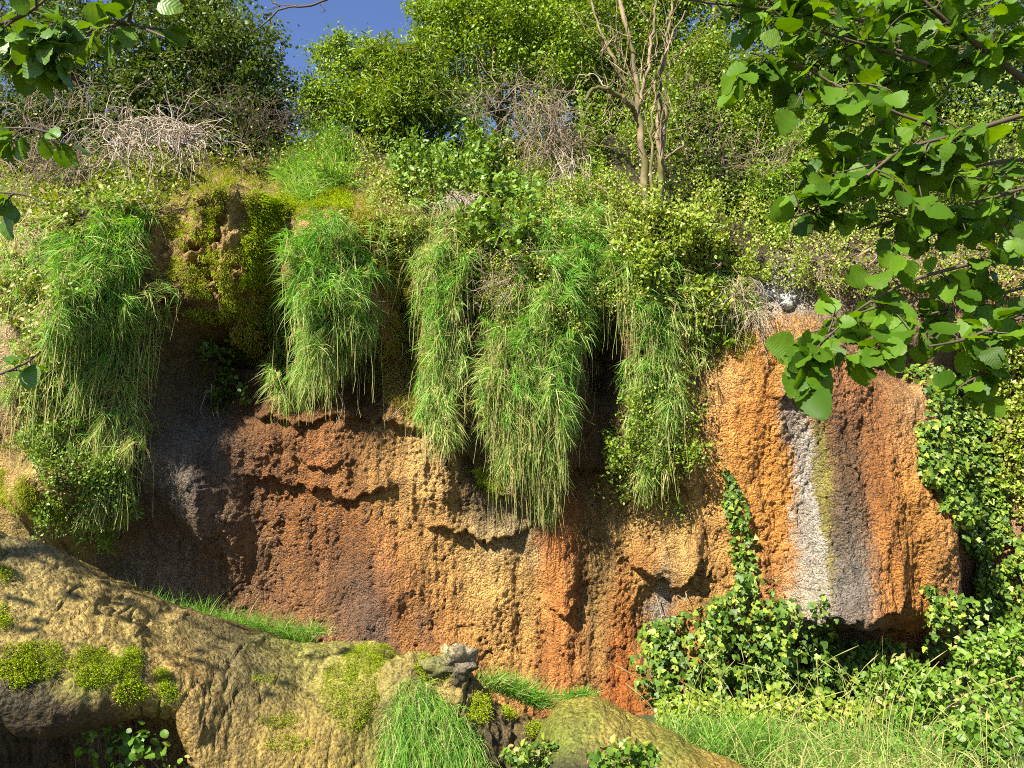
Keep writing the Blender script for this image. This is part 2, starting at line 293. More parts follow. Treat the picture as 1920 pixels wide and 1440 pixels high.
def cliff_y0(x, z):
    h = np.zeros(np.shape(x))
    wx = x + 0.10 * fbm(x * 2.1 + 3, z * 2.1, 3); wz = z + 0.10 * fbm(x * 2.1 + 40, z * 2.1 + 7, 3)
    for (u, v, d, ru, rv, amp, pw, rot) in FEAT:
        cx, cz = xz(u, v, d); k = d / F_PX; a = math.radians(rot); dx = wx - cx; dz = wz - cz
        e = ((dx * math.cos(a) + dz * math.sin(a)) / (ru * k)) ** 2 + ((-dx * math.sin(a) + dz * math.cos(a)) / (rv * k)) ** 2
        h = h + amp * np.exp(-np.minimum(e, 9) ** pw)
    for (line, amp, dec) in LEDGE:
        q = np.array(line, float); lx, lz = xz(q[:, 0], q[:, 1], 7.85); k = 8 / F_PX
        zl = np.interp(x, lx, lz) + 0.09 * fbm(x * 7, x * 0 + amp * 50, 4, .65) - 0.02
        win = sstep(lx[0] - 25 * k, lx[0] + 35 * k, x) * (1 - sstep(lx[-1] - 35 * k, lx[-1] + 25 * k, x)); dz = z - zl
        h = h + amp * win * np.where(dz > 0, np.exp(-np.maximum(dz, 0) / (dec * k)), 0) * sstep(-.0, .03, dz)
    lip = 4.35 + 0.25 * fbm(x * 0.7, x * 0, 2) - 0.25 * sstep(1.4, 3.2, x) - .3 * sstep(1.9, 2.6, x)
    y = 8.0 - h + 1.0 * np.maximum(z - lip, 0) * sstep(lip, lip + .3, z) + 2.4 * np.maximum(z - 6.2 - .9 * sstep(1.0, 2.2, x), 0)
    top = sstep(lip + .2, lip + 1.5, z)
    y = y - .22 * fbm(x * 1.1, z * .7, 4) * (1 - .3 * top) - .07 * fbm(x * 4.2, z * 1.1 + 3, 3) - .3 * top * fbm(x * 1.3 + 9, z * 1.3, 3)
    y = y + .25 * sstep(.4, -.6, z) * (-1)
    return y
def cliff_detail(x, z):
    m = fbm(x * 1.1 + 50, z * .8, 3); rough = .25 + 1.0 * sstep(-.15, .3, m); up, vp = proj(np.stack([x, 7.5 + 0 * x, z], -1))
    crag = np.exp(-((up - 400) / 120) ** 2 - ((vp - 450) / 180) ** 2)
    c1, r1 = cells(x * 27 + .8 * fbm(x * 9, z * 9, 2), z * 22 + .8 * fbm(x * 9 + 3, z * 9, 2)); c2, r2 = cells(x * 10 + 1.6 * fbm(x * 5 + 5, z * 5, 2), z * 6.5 + 31)
    crack = np.exp(-(fbm(x * 2.3 + 70, z * 3.4, 4) / .018) ** 2) * sstep(.0, .2, fbm(x * 1.5, z * 1.5 + 90, 2)) + .8 * np.exp(-(fbm(x * 3.5 + 20, z * 1.2 + 8, 4) / .014) ** 2) * sstep(.05, .25, fbm(x * 1.7 + 33, z * 1.5, 2))
    return -(rough * (.028 * (.75 - c1) * (.4 + r1) + .016 * (.7 - c2) * (.2 + r2)) + .035 * fbm(x * 9, z * 5, 4, .6) + .014 * fbm(x * 38, z * 30, 2) + .02 * fbm(x * 15, z * 1.3, 3) - .035 * crack + crag * (.15 * fbm(x * 6 + 3, z * 5, 4, .65) - .12 * np.abs(fbm(x * 14, z * 9, 3))))
def axis_pts(segs):
    out = []
    for a, b, s in segs: out.append(np.arange(a, b - 1e-6, s))
    return np.concatenate(out + [[segs[-1][1]]])
GX = axis_pts([(-14, -7, .25), (-7, -4.6, .035), (-4.6, 5.2, .0125), (5.2, 7, .035), (7, 14, .25)])
GZ = axis_pts([(-1.2, -.5, .05), (-.5, 3.9, .0125), (3.9, 5.5, .03), (5.5, 12, .12)])
X, Z = np.meshgrid(GX, GZ); Y0 = cliff_y0(X, Z); Y = Y0 + cliff_detail(X, Z)
# coarse table for planting
TX = np.linspace(-8, 8, 641); TZ = np.linspace(-1.2, 12, 529); TY = cliff_y0(*np.meshgrid(TX, TZ))
def cliff_y(x, z):
    i = np.clip((x - TX[0]) / (TX[1] - TX[0]), 0, 639.99); j = np.clip((z - TZ[0]) / (TZ[1] - TZ[0]), 0, 527.99)
    i0 = i.astype(int); j0 = j.astype(int); fi = i - i0; fj = j - j0
    return (TY[j0, i0] * (1 - fi) + TY[j0, i0 + 1] * fi) * (1 - fj) + (TY[j0 + 1, i0] * (1 - fi) + TY[j0 + 1, i0 + 1] * fi) * fj
def on_cliff(u, v):
    """the point of the cliff that is seen at (u, v)"""
    u = np.atleast_1d(np.asarray(u, float)); v = np.atleast_1d(np.asarray(v, float)); r = ray(u, v); r = r / r[:, 1:2]
    hit = np.full(len(u), 18.0); done = np.zeros(len(u), bool)
    for d in np.arange(5.6, 18, .15):
        live = np.where(~done)[0]
        if len(live) == 0: break
        p = CAM + r[live] * d; k_ = live[d >= cliff_y(p[:, 0], p[:, 2])]; hit[k_] = d; done[k_] = True
    lo = hit - .15; hi = hit.copy()
    for _ in range(4):
        md = (lo + hi) / 2; p = CAM + r * md[:, None]; ins = md >= cliff_y(p[:, 0], p[:, 2]); hi = np.where(ins, md, hi); lo = np.where(ins, lo, md)
    hit = np.where(done, hi, 18.0)
    p = CAM + r * hit[:, None]; e = .04
    gx = (cliff_y(p[:, 0] + e, p[:, 2]) - cliff_y(p[:, 0] - e, p[:, 2])) / (2 * e); gz = (cliff_y(p[:, 0], p[:, 2] + e) - cliff_y(p[:, 0], p[:, 2] - e)) / (2 * e)
    return p, norm(np.stack([gx, -np.ones_like(gx), gz], -1))

# the rock's own colours: stain map
K = .72
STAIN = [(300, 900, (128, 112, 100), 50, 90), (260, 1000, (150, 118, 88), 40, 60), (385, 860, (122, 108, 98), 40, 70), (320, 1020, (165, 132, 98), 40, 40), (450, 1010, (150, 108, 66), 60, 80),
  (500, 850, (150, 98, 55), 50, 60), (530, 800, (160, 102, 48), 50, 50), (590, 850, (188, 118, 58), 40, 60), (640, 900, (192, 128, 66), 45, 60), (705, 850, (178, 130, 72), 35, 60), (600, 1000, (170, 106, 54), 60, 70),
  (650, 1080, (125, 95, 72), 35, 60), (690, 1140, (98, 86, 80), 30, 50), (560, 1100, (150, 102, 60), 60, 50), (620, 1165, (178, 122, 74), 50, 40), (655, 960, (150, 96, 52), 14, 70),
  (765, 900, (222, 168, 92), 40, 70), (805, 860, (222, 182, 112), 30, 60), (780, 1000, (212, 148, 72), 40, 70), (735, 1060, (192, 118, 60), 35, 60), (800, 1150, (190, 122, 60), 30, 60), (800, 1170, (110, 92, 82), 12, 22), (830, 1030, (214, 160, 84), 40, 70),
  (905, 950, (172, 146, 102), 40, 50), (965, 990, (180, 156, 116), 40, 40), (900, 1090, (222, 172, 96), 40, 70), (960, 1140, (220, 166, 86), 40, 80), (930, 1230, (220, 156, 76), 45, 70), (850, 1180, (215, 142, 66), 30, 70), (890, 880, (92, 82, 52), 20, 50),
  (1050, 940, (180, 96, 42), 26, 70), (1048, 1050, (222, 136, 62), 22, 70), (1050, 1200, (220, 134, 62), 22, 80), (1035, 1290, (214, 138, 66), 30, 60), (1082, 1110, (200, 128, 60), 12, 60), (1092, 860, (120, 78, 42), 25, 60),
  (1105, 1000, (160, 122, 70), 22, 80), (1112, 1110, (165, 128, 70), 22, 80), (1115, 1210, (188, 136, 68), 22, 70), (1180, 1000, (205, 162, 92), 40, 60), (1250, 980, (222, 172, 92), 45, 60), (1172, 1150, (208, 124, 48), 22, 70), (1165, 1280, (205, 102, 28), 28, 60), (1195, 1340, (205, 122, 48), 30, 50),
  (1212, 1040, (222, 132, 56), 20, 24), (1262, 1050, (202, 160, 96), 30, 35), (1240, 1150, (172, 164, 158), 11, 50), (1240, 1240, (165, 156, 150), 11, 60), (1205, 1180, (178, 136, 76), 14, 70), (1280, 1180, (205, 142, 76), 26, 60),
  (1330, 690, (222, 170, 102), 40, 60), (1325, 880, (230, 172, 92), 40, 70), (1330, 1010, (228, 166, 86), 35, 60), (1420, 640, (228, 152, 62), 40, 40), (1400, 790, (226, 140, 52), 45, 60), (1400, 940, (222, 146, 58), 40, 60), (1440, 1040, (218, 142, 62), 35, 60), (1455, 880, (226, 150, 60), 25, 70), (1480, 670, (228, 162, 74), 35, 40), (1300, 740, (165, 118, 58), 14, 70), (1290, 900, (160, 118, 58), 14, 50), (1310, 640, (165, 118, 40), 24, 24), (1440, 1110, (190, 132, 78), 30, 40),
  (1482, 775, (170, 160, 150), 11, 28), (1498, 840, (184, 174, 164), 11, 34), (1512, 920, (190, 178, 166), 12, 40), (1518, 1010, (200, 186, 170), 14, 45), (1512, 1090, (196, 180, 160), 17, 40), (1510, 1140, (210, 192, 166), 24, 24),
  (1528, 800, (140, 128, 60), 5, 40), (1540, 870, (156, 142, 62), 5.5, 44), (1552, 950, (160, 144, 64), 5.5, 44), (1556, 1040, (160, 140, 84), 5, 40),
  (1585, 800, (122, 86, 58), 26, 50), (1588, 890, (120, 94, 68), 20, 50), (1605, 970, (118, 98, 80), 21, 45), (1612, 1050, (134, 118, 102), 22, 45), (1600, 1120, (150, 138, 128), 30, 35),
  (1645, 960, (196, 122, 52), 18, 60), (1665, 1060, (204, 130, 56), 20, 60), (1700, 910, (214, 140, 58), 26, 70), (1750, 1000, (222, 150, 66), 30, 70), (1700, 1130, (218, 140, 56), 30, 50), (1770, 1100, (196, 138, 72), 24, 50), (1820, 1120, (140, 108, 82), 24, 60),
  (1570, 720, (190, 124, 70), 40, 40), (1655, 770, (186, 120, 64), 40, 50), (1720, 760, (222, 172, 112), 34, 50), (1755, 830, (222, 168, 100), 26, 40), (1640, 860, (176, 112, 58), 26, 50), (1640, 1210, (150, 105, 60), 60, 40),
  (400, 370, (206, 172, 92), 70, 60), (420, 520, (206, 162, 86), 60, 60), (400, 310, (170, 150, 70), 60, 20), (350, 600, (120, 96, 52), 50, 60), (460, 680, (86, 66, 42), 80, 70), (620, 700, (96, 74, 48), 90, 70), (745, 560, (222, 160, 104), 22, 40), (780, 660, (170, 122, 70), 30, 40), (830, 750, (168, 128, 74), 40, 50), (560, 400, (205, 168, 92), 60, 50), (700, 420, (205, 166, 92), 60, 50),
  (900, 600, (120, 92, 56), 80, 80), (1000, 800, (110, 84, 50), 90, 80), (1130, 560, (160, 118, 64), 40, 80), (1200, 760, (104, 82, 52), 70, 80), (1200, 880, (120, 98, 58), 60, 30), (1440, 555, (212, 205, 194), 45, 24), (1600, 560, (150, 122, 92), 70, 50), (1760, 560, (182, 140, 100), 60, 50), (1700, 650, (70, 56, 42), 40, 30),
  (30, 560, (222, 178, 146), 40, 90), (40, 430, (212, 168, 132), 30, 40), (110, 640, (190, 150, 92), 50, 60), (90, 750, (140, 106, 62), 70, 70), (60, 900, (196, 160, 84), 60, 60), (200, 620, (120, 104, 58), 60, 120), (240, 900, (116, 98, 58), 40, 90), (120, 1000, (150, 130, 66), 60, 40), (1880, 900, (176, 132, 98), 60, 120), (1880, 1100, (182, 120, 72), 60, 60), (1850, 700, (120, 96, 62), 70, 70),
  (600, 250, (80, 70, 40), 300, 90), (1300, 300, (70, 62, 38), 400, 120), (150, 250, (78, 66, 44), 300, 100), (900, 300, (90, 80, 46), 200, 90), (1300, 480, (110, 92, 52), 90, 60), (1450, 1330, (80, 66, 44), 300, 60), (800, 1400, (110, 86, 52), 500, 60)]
Pc = np.stack([X, Y, Z], -1).reshape(-1, 3); U, Vv = proj(Pc)
xf, zf = Pc[:, 0], Pc[:, 2]
Uw = U + 16 * fbm(xf * 6, zf * 2.2, 4) + 16 * fbm(xf * 24, zf * 16, 3); Vw = Vv + 30 * fbm(xf * 4 + 9, zf * 3, 3) + 24 * fbm(xf * 22 + 5, zf * 16, 3)
num = np.zeros((len(Pc), 3)); den = np.full(len(Pc), 1e-12)
for (u, v, c, su, sv) in STAIN:
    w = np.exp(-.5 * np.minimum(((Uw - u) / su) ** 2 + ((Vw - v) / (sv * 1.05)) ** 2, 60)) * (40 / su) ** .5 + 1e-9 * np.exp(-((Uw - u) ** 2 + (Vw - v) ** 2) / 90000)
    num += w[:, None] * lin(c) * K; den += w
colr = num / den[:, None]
# thin vertical drip streaks and soil films, as the rock carries them
st = fbm(xf * 16, zf * 1.1, 3); colr *= (1 + .38 * np.clip(st, -.7, .5))[:, None]
wetm = np.exp(-((U - 600) / 180) ** 2 - ((Vv - 980) / 170) ** 2) + .8 * np.exp(-((U - 1590) / 70) ** 2 - ((Vv - 900) / 200) ** 2)
nz, nx = X.shape; I = np.arange(nz * nx).reshape(nz, nx)
q = np.stack([I[:-1, :-1], I[:-1, 1:], I[1:, 1:], I[1:, :-1]], -1).reshape(-1, 4)
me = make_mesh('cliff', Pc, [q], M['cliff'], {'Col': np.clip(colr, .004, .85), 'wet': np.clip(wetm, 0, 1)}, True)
link(bpy.data.objects.new('cliff', me), label='tall tufa cliff with ochre, orange and grey drip stains', kind='structure')
# ground sheet
gx = axis_pts([(-160, -12, 8), (-12, 12, .5), (12, 160, 8)]); gy = axis_pts([(-160, -6, 8), (-6, 10, .5), (10, 300, 10)])
A, B = np.meshgrid(gx, gy); Gz = -.42 + .1 * fbm(A * .5, B * .5, 3) + 0 * A
I = np.arange(A.size).reshape(A.shape); q = np.stack([I[:-1, :-1], I[:-1, 1:], I[1:, 1:], I[1:, :-1]], -1).reshape(-1, 4)
link(bpy.data.objects.new('ground', make_mesh('ground', np.stack([A, B, Gz], -1).reshape(-1, 3), [q], M['ground'], None, True)), kind='structure')

# ------------------------------------------------------------------ foreground flowstone mounds
def stain_cols(p, table, k=K, warp=14):
    u, v = proj(p); uw = u + warp * fbm(p[:, 0] * 7, p[:, 2] * 5, 4); vw = v + warp * fbm(p[:, 0] * 7 + 20, p[:, 2] * 5 + 4, 4)
    num = np.zeros((len(p), 3)); den = np.full(len(p), 1e-12)
    for (a, b, c, su, sv) in table:
        w = np.exp(-.5 * np.minimum(((uw - a) / su) ** 2 + ((vw - b) / sv) ** 2, 60)) * (40 / su) ** .5 + 1e-9 * np.exp(-((uw - a) ** 2 + (vw - b) ** 2) / 90000)
        num += w[:, None] * lin(c) * k; den += w
    return num / den[:, None]
SURF = {}
def mound(name, label, crest, profile_fn, table, ns, ntt, flute=.05, bump=.012, seed=0, mat='mound'):
    cr = smooth_path([list(P(u, v, d)) for u, v, d in crest], ns)
    t = np.linspace(0, 1, ntt); pts = np.zeros((ns, ntt, 3))
    for i in range(ns):
        pr = np.array(profile_fn(i / (ns - 1), cr[i])); s = np.linspace(0, 1, len(pr))
        dy = np.interp(t, s, pr[:, 0]); dz = np.interp(t, s, pr[:, 1])
        for _ in range(max(2, ntt // 18)):
            dy[1:-1] = (dy[:-2] + 2 * dy[1:-1] + dy[2:]) / 4; dz[1:-1] = (dz[:-2] + 2 * dz[1:-1] + dz[2:]) / 4
        pts[i] = cr[i] + np.stack([0 * dy, dy, dz], -1)
    tn = norm(np.cross(np.gradient(pts, axis=1), np.gradient(pts, axis=0)))
    if tn[:, ntt // 3, 2].mean() < 0: tn = -tn
    x = pts[..., 0] + seed; s = np.concatenate([np.zeros((ns, 1)), np.cumsum(np.linalg.norm(np.diff(pts, axis=1), axis=2), 1)], 1); s = s - s[:, 3 * ntt // 12][:, None] + .3 * fbm(x * 2, x * 0, 2)
    h = .12 * fbm(x * 1.3, s * 1.0, 3) + flute * 2 * fbm(x * 6 + .8 * fbm(x * 3, s * 3, 2), s * 1.6, 4) + .010 * fbm(x * 9, s * 6, 4, .6) - flute * 1.1 * np.exp(-(fbm(x * 5 + 9, s * 1.1 + 4, 4) / .02) ** 2)
    c1, r1 = cells(x * 24, s * 18 + seed); h = h + bump * (.7 - c1) * (.3 + r1) + bump * 1.3 * fbm(x * 22, s * 16, 3)
    low = sstep(-.25, .2, fbm(x * 1.7 + 4, s * 1.7, 2)); c2, r2 = cells(x * 8 + fbm(x * 6, s * 6, 2), s * 8); h = h + low * .018 * (.6 - c2) * r2
    edge = np.minimum(1, np.minimum(np.arange(ns), ns - 1 - np.arange(ns)) / 10.)[:, None]
    pts = pts + tn * (h * edge)[..., None]; V = pts.reshape(-1, 3)
    I = np.arange(ns * ntt).reshape(ns, ntt); q = np.stack([I[:-1, :-1], I[1:, :-1], I[1:, 1:], I[:-1, 1:]], -1).reshape(-1, 4)
    wet = np.clip(.35 + 1.2 * fbm(V[:, 0] * 1.5, V[:, 1] * 1.5, 2), 0, .8)
    o = bpy.data.objects.new(name, make_mesh(name, V, [q], M[mat], {'Col': np.clip(stain_cols(V, table, .62) * np.array([1.0, 1.0, .85]), .004, .85), 'wet': wet}, True))
    link(o, label=label, cat='rock', group='flowstone mounds'); nrm = norm(np.cross(np.gradient(pts, axis=1), np.gradient(pts, axis=0)))
    if nrm[:, ntt // 3, 2].mean() < 0: nrm = -nrm
    SURF[label] = (V, nrm.reshape(-1, 3)); return V, nrm.reshape(-1, 3)
def lerp_prof(a, b, k): return [(p[0] * (1 - k) + q[0] * k, p[1] * (1 - k) + q[1] * k) for p, q in zip(a, b)]
PA = [(1.3, -1.2), (.8, -.5), (.35, -.1), (0, 0), (-.28, -.09), (-.52, -.24), (-.72, -.44), (-.82, -.62), (-.78, -.73), (-.35, -.70), (.12, -.85), (.18, -1.3), (.1, -2.2)]
PB = [(1.3, -1.3), (.8, -.6), (.3, -.1), (0, 0), (-.35, -.09), (-.62, -.26), (-.85, -.55), (-1.0, -.9), (-1.15, -1.2), (-1.25, -1.45), (-1.3, -1.7), (-1.35, -2.0), (-1.4, -2.4)]
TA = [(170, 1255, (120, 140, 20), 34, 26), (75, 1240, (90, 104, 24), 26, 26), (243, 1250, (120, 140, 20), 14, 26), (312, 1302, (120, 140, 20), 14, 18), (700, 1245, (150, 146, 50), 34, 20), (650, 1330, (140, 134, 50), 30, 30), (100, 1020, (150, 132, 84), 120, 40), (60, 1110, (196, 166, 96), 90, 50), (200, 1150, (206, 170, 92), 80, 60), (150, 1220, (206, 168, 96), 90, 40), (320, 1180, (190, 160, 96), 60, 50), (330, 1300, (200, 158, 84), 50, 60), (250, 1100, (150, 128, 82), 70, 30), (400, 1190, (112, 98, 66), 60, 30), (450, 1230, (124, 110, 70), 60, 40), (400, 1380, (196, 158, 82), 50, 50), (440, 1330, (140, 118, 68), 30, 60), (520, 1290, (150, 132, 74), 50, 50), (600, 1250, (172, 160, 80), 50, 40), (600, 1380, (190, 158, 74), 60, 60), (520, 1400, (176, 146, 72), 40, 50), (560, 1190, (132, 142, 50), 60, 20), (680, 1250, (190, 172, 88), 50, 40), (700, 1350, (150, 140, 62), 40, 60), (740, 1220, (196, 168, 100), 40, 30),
      (100, 1380, (84, 60, 30), 160, 50), (30, 1290, (70, 62, 36), 40, 40), (280, 1400, (90, 66, 42), 60, 50), (20, 960, (150, 136, 84), 60, 40)]  # dark brown points below the lip: shade of the hollow put into the colour
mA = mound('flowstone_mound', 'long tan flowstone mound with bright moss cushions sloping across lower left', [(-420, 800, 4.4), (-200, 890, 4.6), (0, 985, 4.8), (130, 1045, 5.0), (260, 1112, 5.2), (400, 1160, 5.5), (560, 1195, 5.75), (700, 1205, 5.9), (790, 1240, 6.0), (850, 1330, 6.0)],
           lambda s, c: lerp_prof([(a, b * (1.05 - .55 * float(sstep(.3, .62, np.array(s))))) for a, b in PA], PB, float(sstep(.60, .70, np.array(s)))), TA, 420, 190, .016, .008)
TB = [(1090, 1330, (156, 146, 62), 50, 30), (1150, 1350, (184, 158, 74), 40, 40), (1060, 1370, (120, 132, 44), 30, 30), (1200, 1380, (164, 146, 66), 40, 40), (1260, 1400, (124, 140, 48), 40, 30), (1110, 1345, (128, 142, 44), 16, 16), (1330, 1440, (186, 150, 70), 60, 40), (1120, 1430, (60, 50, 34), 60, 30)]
PC = [(1.0, -1.2), (.6, -.5), (.25, -.08), (0, 0), (-.25, -.06), (-.5, -.2), (-.72, -.42), (-.82, -.68), (-.72, -.8), (-.35, -.85), (-.3, -1.2), (-.4, -1.6), (-.4, -2)]
PD = [(1.0, -1.2), (.6, -.5), (.25, -.08), (0, 0), (-.3, -.07), (-.6, -.22), (-.85, -.45), (-1.0, -.75), (-1.1, -1.0), (-1.15, -1.2), (-1.2, -1.4), (-1.2, -1.7), (-1.2, -2)]
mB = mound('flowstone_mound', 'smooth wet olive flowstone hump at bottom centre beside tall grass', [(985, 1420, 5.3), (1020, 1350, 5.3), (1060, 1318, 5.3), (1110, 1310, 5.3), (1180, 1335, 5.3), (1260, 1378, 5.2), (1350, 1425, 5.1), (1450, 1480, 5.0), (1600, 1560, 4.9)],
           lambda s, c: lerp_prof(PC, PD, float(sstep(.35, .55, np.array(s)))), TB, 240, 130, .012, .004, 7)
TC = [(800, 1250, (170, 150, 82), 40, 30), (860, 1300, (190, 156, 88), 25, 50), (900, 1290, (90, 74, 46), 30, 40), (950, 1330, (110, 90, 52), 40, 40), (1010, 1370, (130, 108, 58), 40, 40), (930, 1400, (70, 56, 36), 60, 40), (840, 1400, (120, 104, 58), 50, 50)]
PE = [(.9, -1.2), (.5, -.4), (.2, -.06), (0, 0), (-.15, -.08), (-.28, -.25), (-.36, -.45), (-.4, -.65), (-.36, -.8), (-.2, -.85), (-.2, -1.2), (-.3, -1.5), (-.3, -2)]
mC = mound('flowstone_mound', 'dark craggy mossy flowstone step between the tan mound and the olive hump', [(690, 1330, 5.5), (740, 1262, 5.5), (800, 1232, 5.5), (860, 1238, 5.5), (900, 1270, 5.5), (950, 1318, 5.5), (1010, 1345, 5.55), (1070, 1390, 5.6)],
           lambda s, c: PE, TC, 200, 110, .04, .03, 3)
# pale boulder on top of the step
def boulder(name, label, c, r, seed, table):
    a = np.linspace(0, 2 * np.pi, 61)[:-1]; b = np.linspace(-1.5, 1.5, 31); A, B = np.meshgrid(a, b)
    n = np.stack([np.cos(A) * np.cos(B), np.sin(A) * np.cos(B), np.sin(B)], -1); rr = 1 + .7 * fbm(n[..., 0] * 1.6 + seed, n[..., 2] * 1.6 + n[..., 1] * .9, 3) + .12 * fbm(n[..., 0] * 7 + seed, n[..., 2] * 7 + n[..., 1] * 5, 2)
    c5, _ = cells(n[..., 0] * 2.2 + seed, n[..., 2] * 2.2 + n[..., 1]); rr = rr - .25 * (c5 - .4)
    V = (c + n * rr[..., None] * np.array(r)).reshape(-1, 3); I = np.arange(60 * 31).reshape(31, 60); J = np.roll(I, -1, 1)
    q = np.stack([I[:-1], J[:-1], J[1:], I[1:]], -1).reshape(-1, 4)
    o = bpy.data.objects.new(name, make_mesh(name, V, [q], M['boulder'], {'Col': stain_cols(V, table), 'wet': np.zeros(len(V))}, True)); link(o, label=label, cat='rock'); return V
boulder('boulder', 'pale grey knobbly boulder topping the mossy step below the cliff', P(845, 1246, 5.45), (.17, .16, .12), 4, [(840, 1205, (176, 156, 120), 40, 20), (865, 1225, (200, 180, 150), 16, 20), (815, 1235, (150, 150, 80), 22, 20), (850, 1260, (80, 66, 44), 30, 20)])
for k, (u, v, r, lab) in enumerate([(1420, 552, (.13, .1, .10), 'pale grey stone wedged in the dry grass above the orange face'), (1472, 566, (.12, .09, .08), 'smaller pale stone beside the grey one above the orange face')]):
    p_, n_ = on_cliff(u, v); boulder('ledge_stone', lab, p_[0] + n_[0] * .02, r, 11 + 5 * k, [(u, v, (212, 206, 198), 60, 60)])

# ------------------------------------------------------------------ planting helpers
def in_poly(u, v, poly):
    poly = np.asarray(poly, float); n = len(poly); c = np.zeros(len(u), bool); j = n - 1
    for i in range(n):
        xi, yi = poly[i]; xj, yj = poly[j]
        c ^= ((yi > v) != (yj > v)) & (u < (xj - xi) * (v - yi) / (yj - yi + 1e-9) + xi); j = i
    return c
def sample_poly(poly, n):
    poly = np.asarray(poly, float); lo = poly.min(0); hi = poly.max(0); us = []; vs_ = []; k = 0
    while k < n:
        u = rng.uniform(lo[0], hi[0], n * 2); v = rng.uniform(lo[1], hi[1], n * 2); m = in_poly(u, v, poly); us.append(u[m]); vs_.append(v[m]); k += m.sum()
    return np.concatenate(us)[:n], np.concatenate(vs_)[:n]
def rough_poly(poly, amp=14):
    """denser outline with an uneven edge"""
    poly = np.asarray(poly, float); out = []
    for i in range(len(poly)):
        a, b = poly[i], poly[(i + 1) % len(poly)]; m = max(1, int(np.linalg.norm(b - a) / 25))
        for k in range(m): out.append(a + (b - a) * k / m + rng.normal(0, amp, 2))
    return np.array(out)
def rand_dirs(n, bias): return norm(rng.normal(size=(n, 3)) + np.asarray(bias, float))

def grass_curtain(name, label, poly, n, length=.2, dry_top=.05, dry_bot=.5, thick=.16, lean=0.0, stems=60, group='hanging grass curtains', width=.0072, droop=.36, up=.25, cat='grass'):
    poly = rough_poly(poly, 13); n = int(n * 1.25); u, v = sample_poly(poly, n); p, nn = on_cliff(u, v)
    vmin, vmax = poly[:, 1].min(), poly[:, 1].max(); f = (v - vmin) / (vmax - vmin)
    base = P(float(poly[:, 0].mean()), vmax, float(p[:, 1].mean())); o = thing(name, label, cat, base, group)
    # blades leave the rock in tufts that fan out and fall together
    T_ = 7; n = (n // T_) * T_; k = n // T_; p = np.repeat(p[:k], T_, 0); f = np.repeat(f[:k], T_)
    tuft = fbm(p[:, 0] * 9, p[:, 2] * 6, 2); off = thick * (.1 + .9 * np.repeat(rng.random(k), T_) ** .7) * (1 + 1.2 * tuft)
    p0 = p + np.array([0, -1, .12]) * np.clip(off, .0, 1)[:, None] + rng.normal(0, .012, (n, 3))
    lat = .9 * fbm(p[:, 0] * 5 + 5, p[:, 2] * 3, 2) + lean
    td = np.stack([lat + np.repeat(rng.normal(0, .4, k), T_), -.42 + 0 * f, up - .25 - .8 * f + np.repeat(rng.normal(0, .3, k), T_)], -1)
    d = norm(td) + rng.normal(0, .34, (n, 3)); L = .8 * length * rng.uniform(.4, 1.6, n)
    dryp = dry_top + (dry_bot - dry_top) * f ** 1.3 + .35 * fbm(p[:, 0] * 5 + 30, p[:, 2] * .9, 2) + .25 * np.repeat(rng.normal(0, 1, k), T_)
    dry = np.where(rng.random(n) < dryp, rng.uniform(.4, 1, n), rng.uniform(0, .28, n) * (.3 + f))
    mb = MB(); add_blades(mb, p0, d, L, width * rng.uniform(.7, 1.4, n), droop * rng.uniform(.3, 1.5, n), dry, 3); mb.build('blades', M['grass'], o, kind='stuff')
    if stems:
        mb = MB(); stems = int(stems * 1.2); i = rng.choice(n, stems); q0 = p0[i] + rng.normal(0, .02, (stems, 3)); Ls = rng.uniform(.35, .95, stems)
        zb = P(float(poly[:, 0].mean()), vmax + 25, float(p[:, 1].mean()))[2]; Ls = np.clip(np.minimum(Ls, q0[:, 2] - zb), .08, 1.2)
        for a, l in zip(q0, Ls):
            tt = np.linspace(0, 1, 6)[:, None]; wob = np.cumsum(rng.normal(0, .012, (6, 3)), 0)
            add_tube(mb, a + np.array([[rng.normal(0, .05), -.05, -l]]) * tt + wob, np.linspace(.0035, .002, 6), 3, dry=float(rng.uniform(.5, 1)))
        mb.build('stems', M['grass'], o, kind='stuff')
    return o
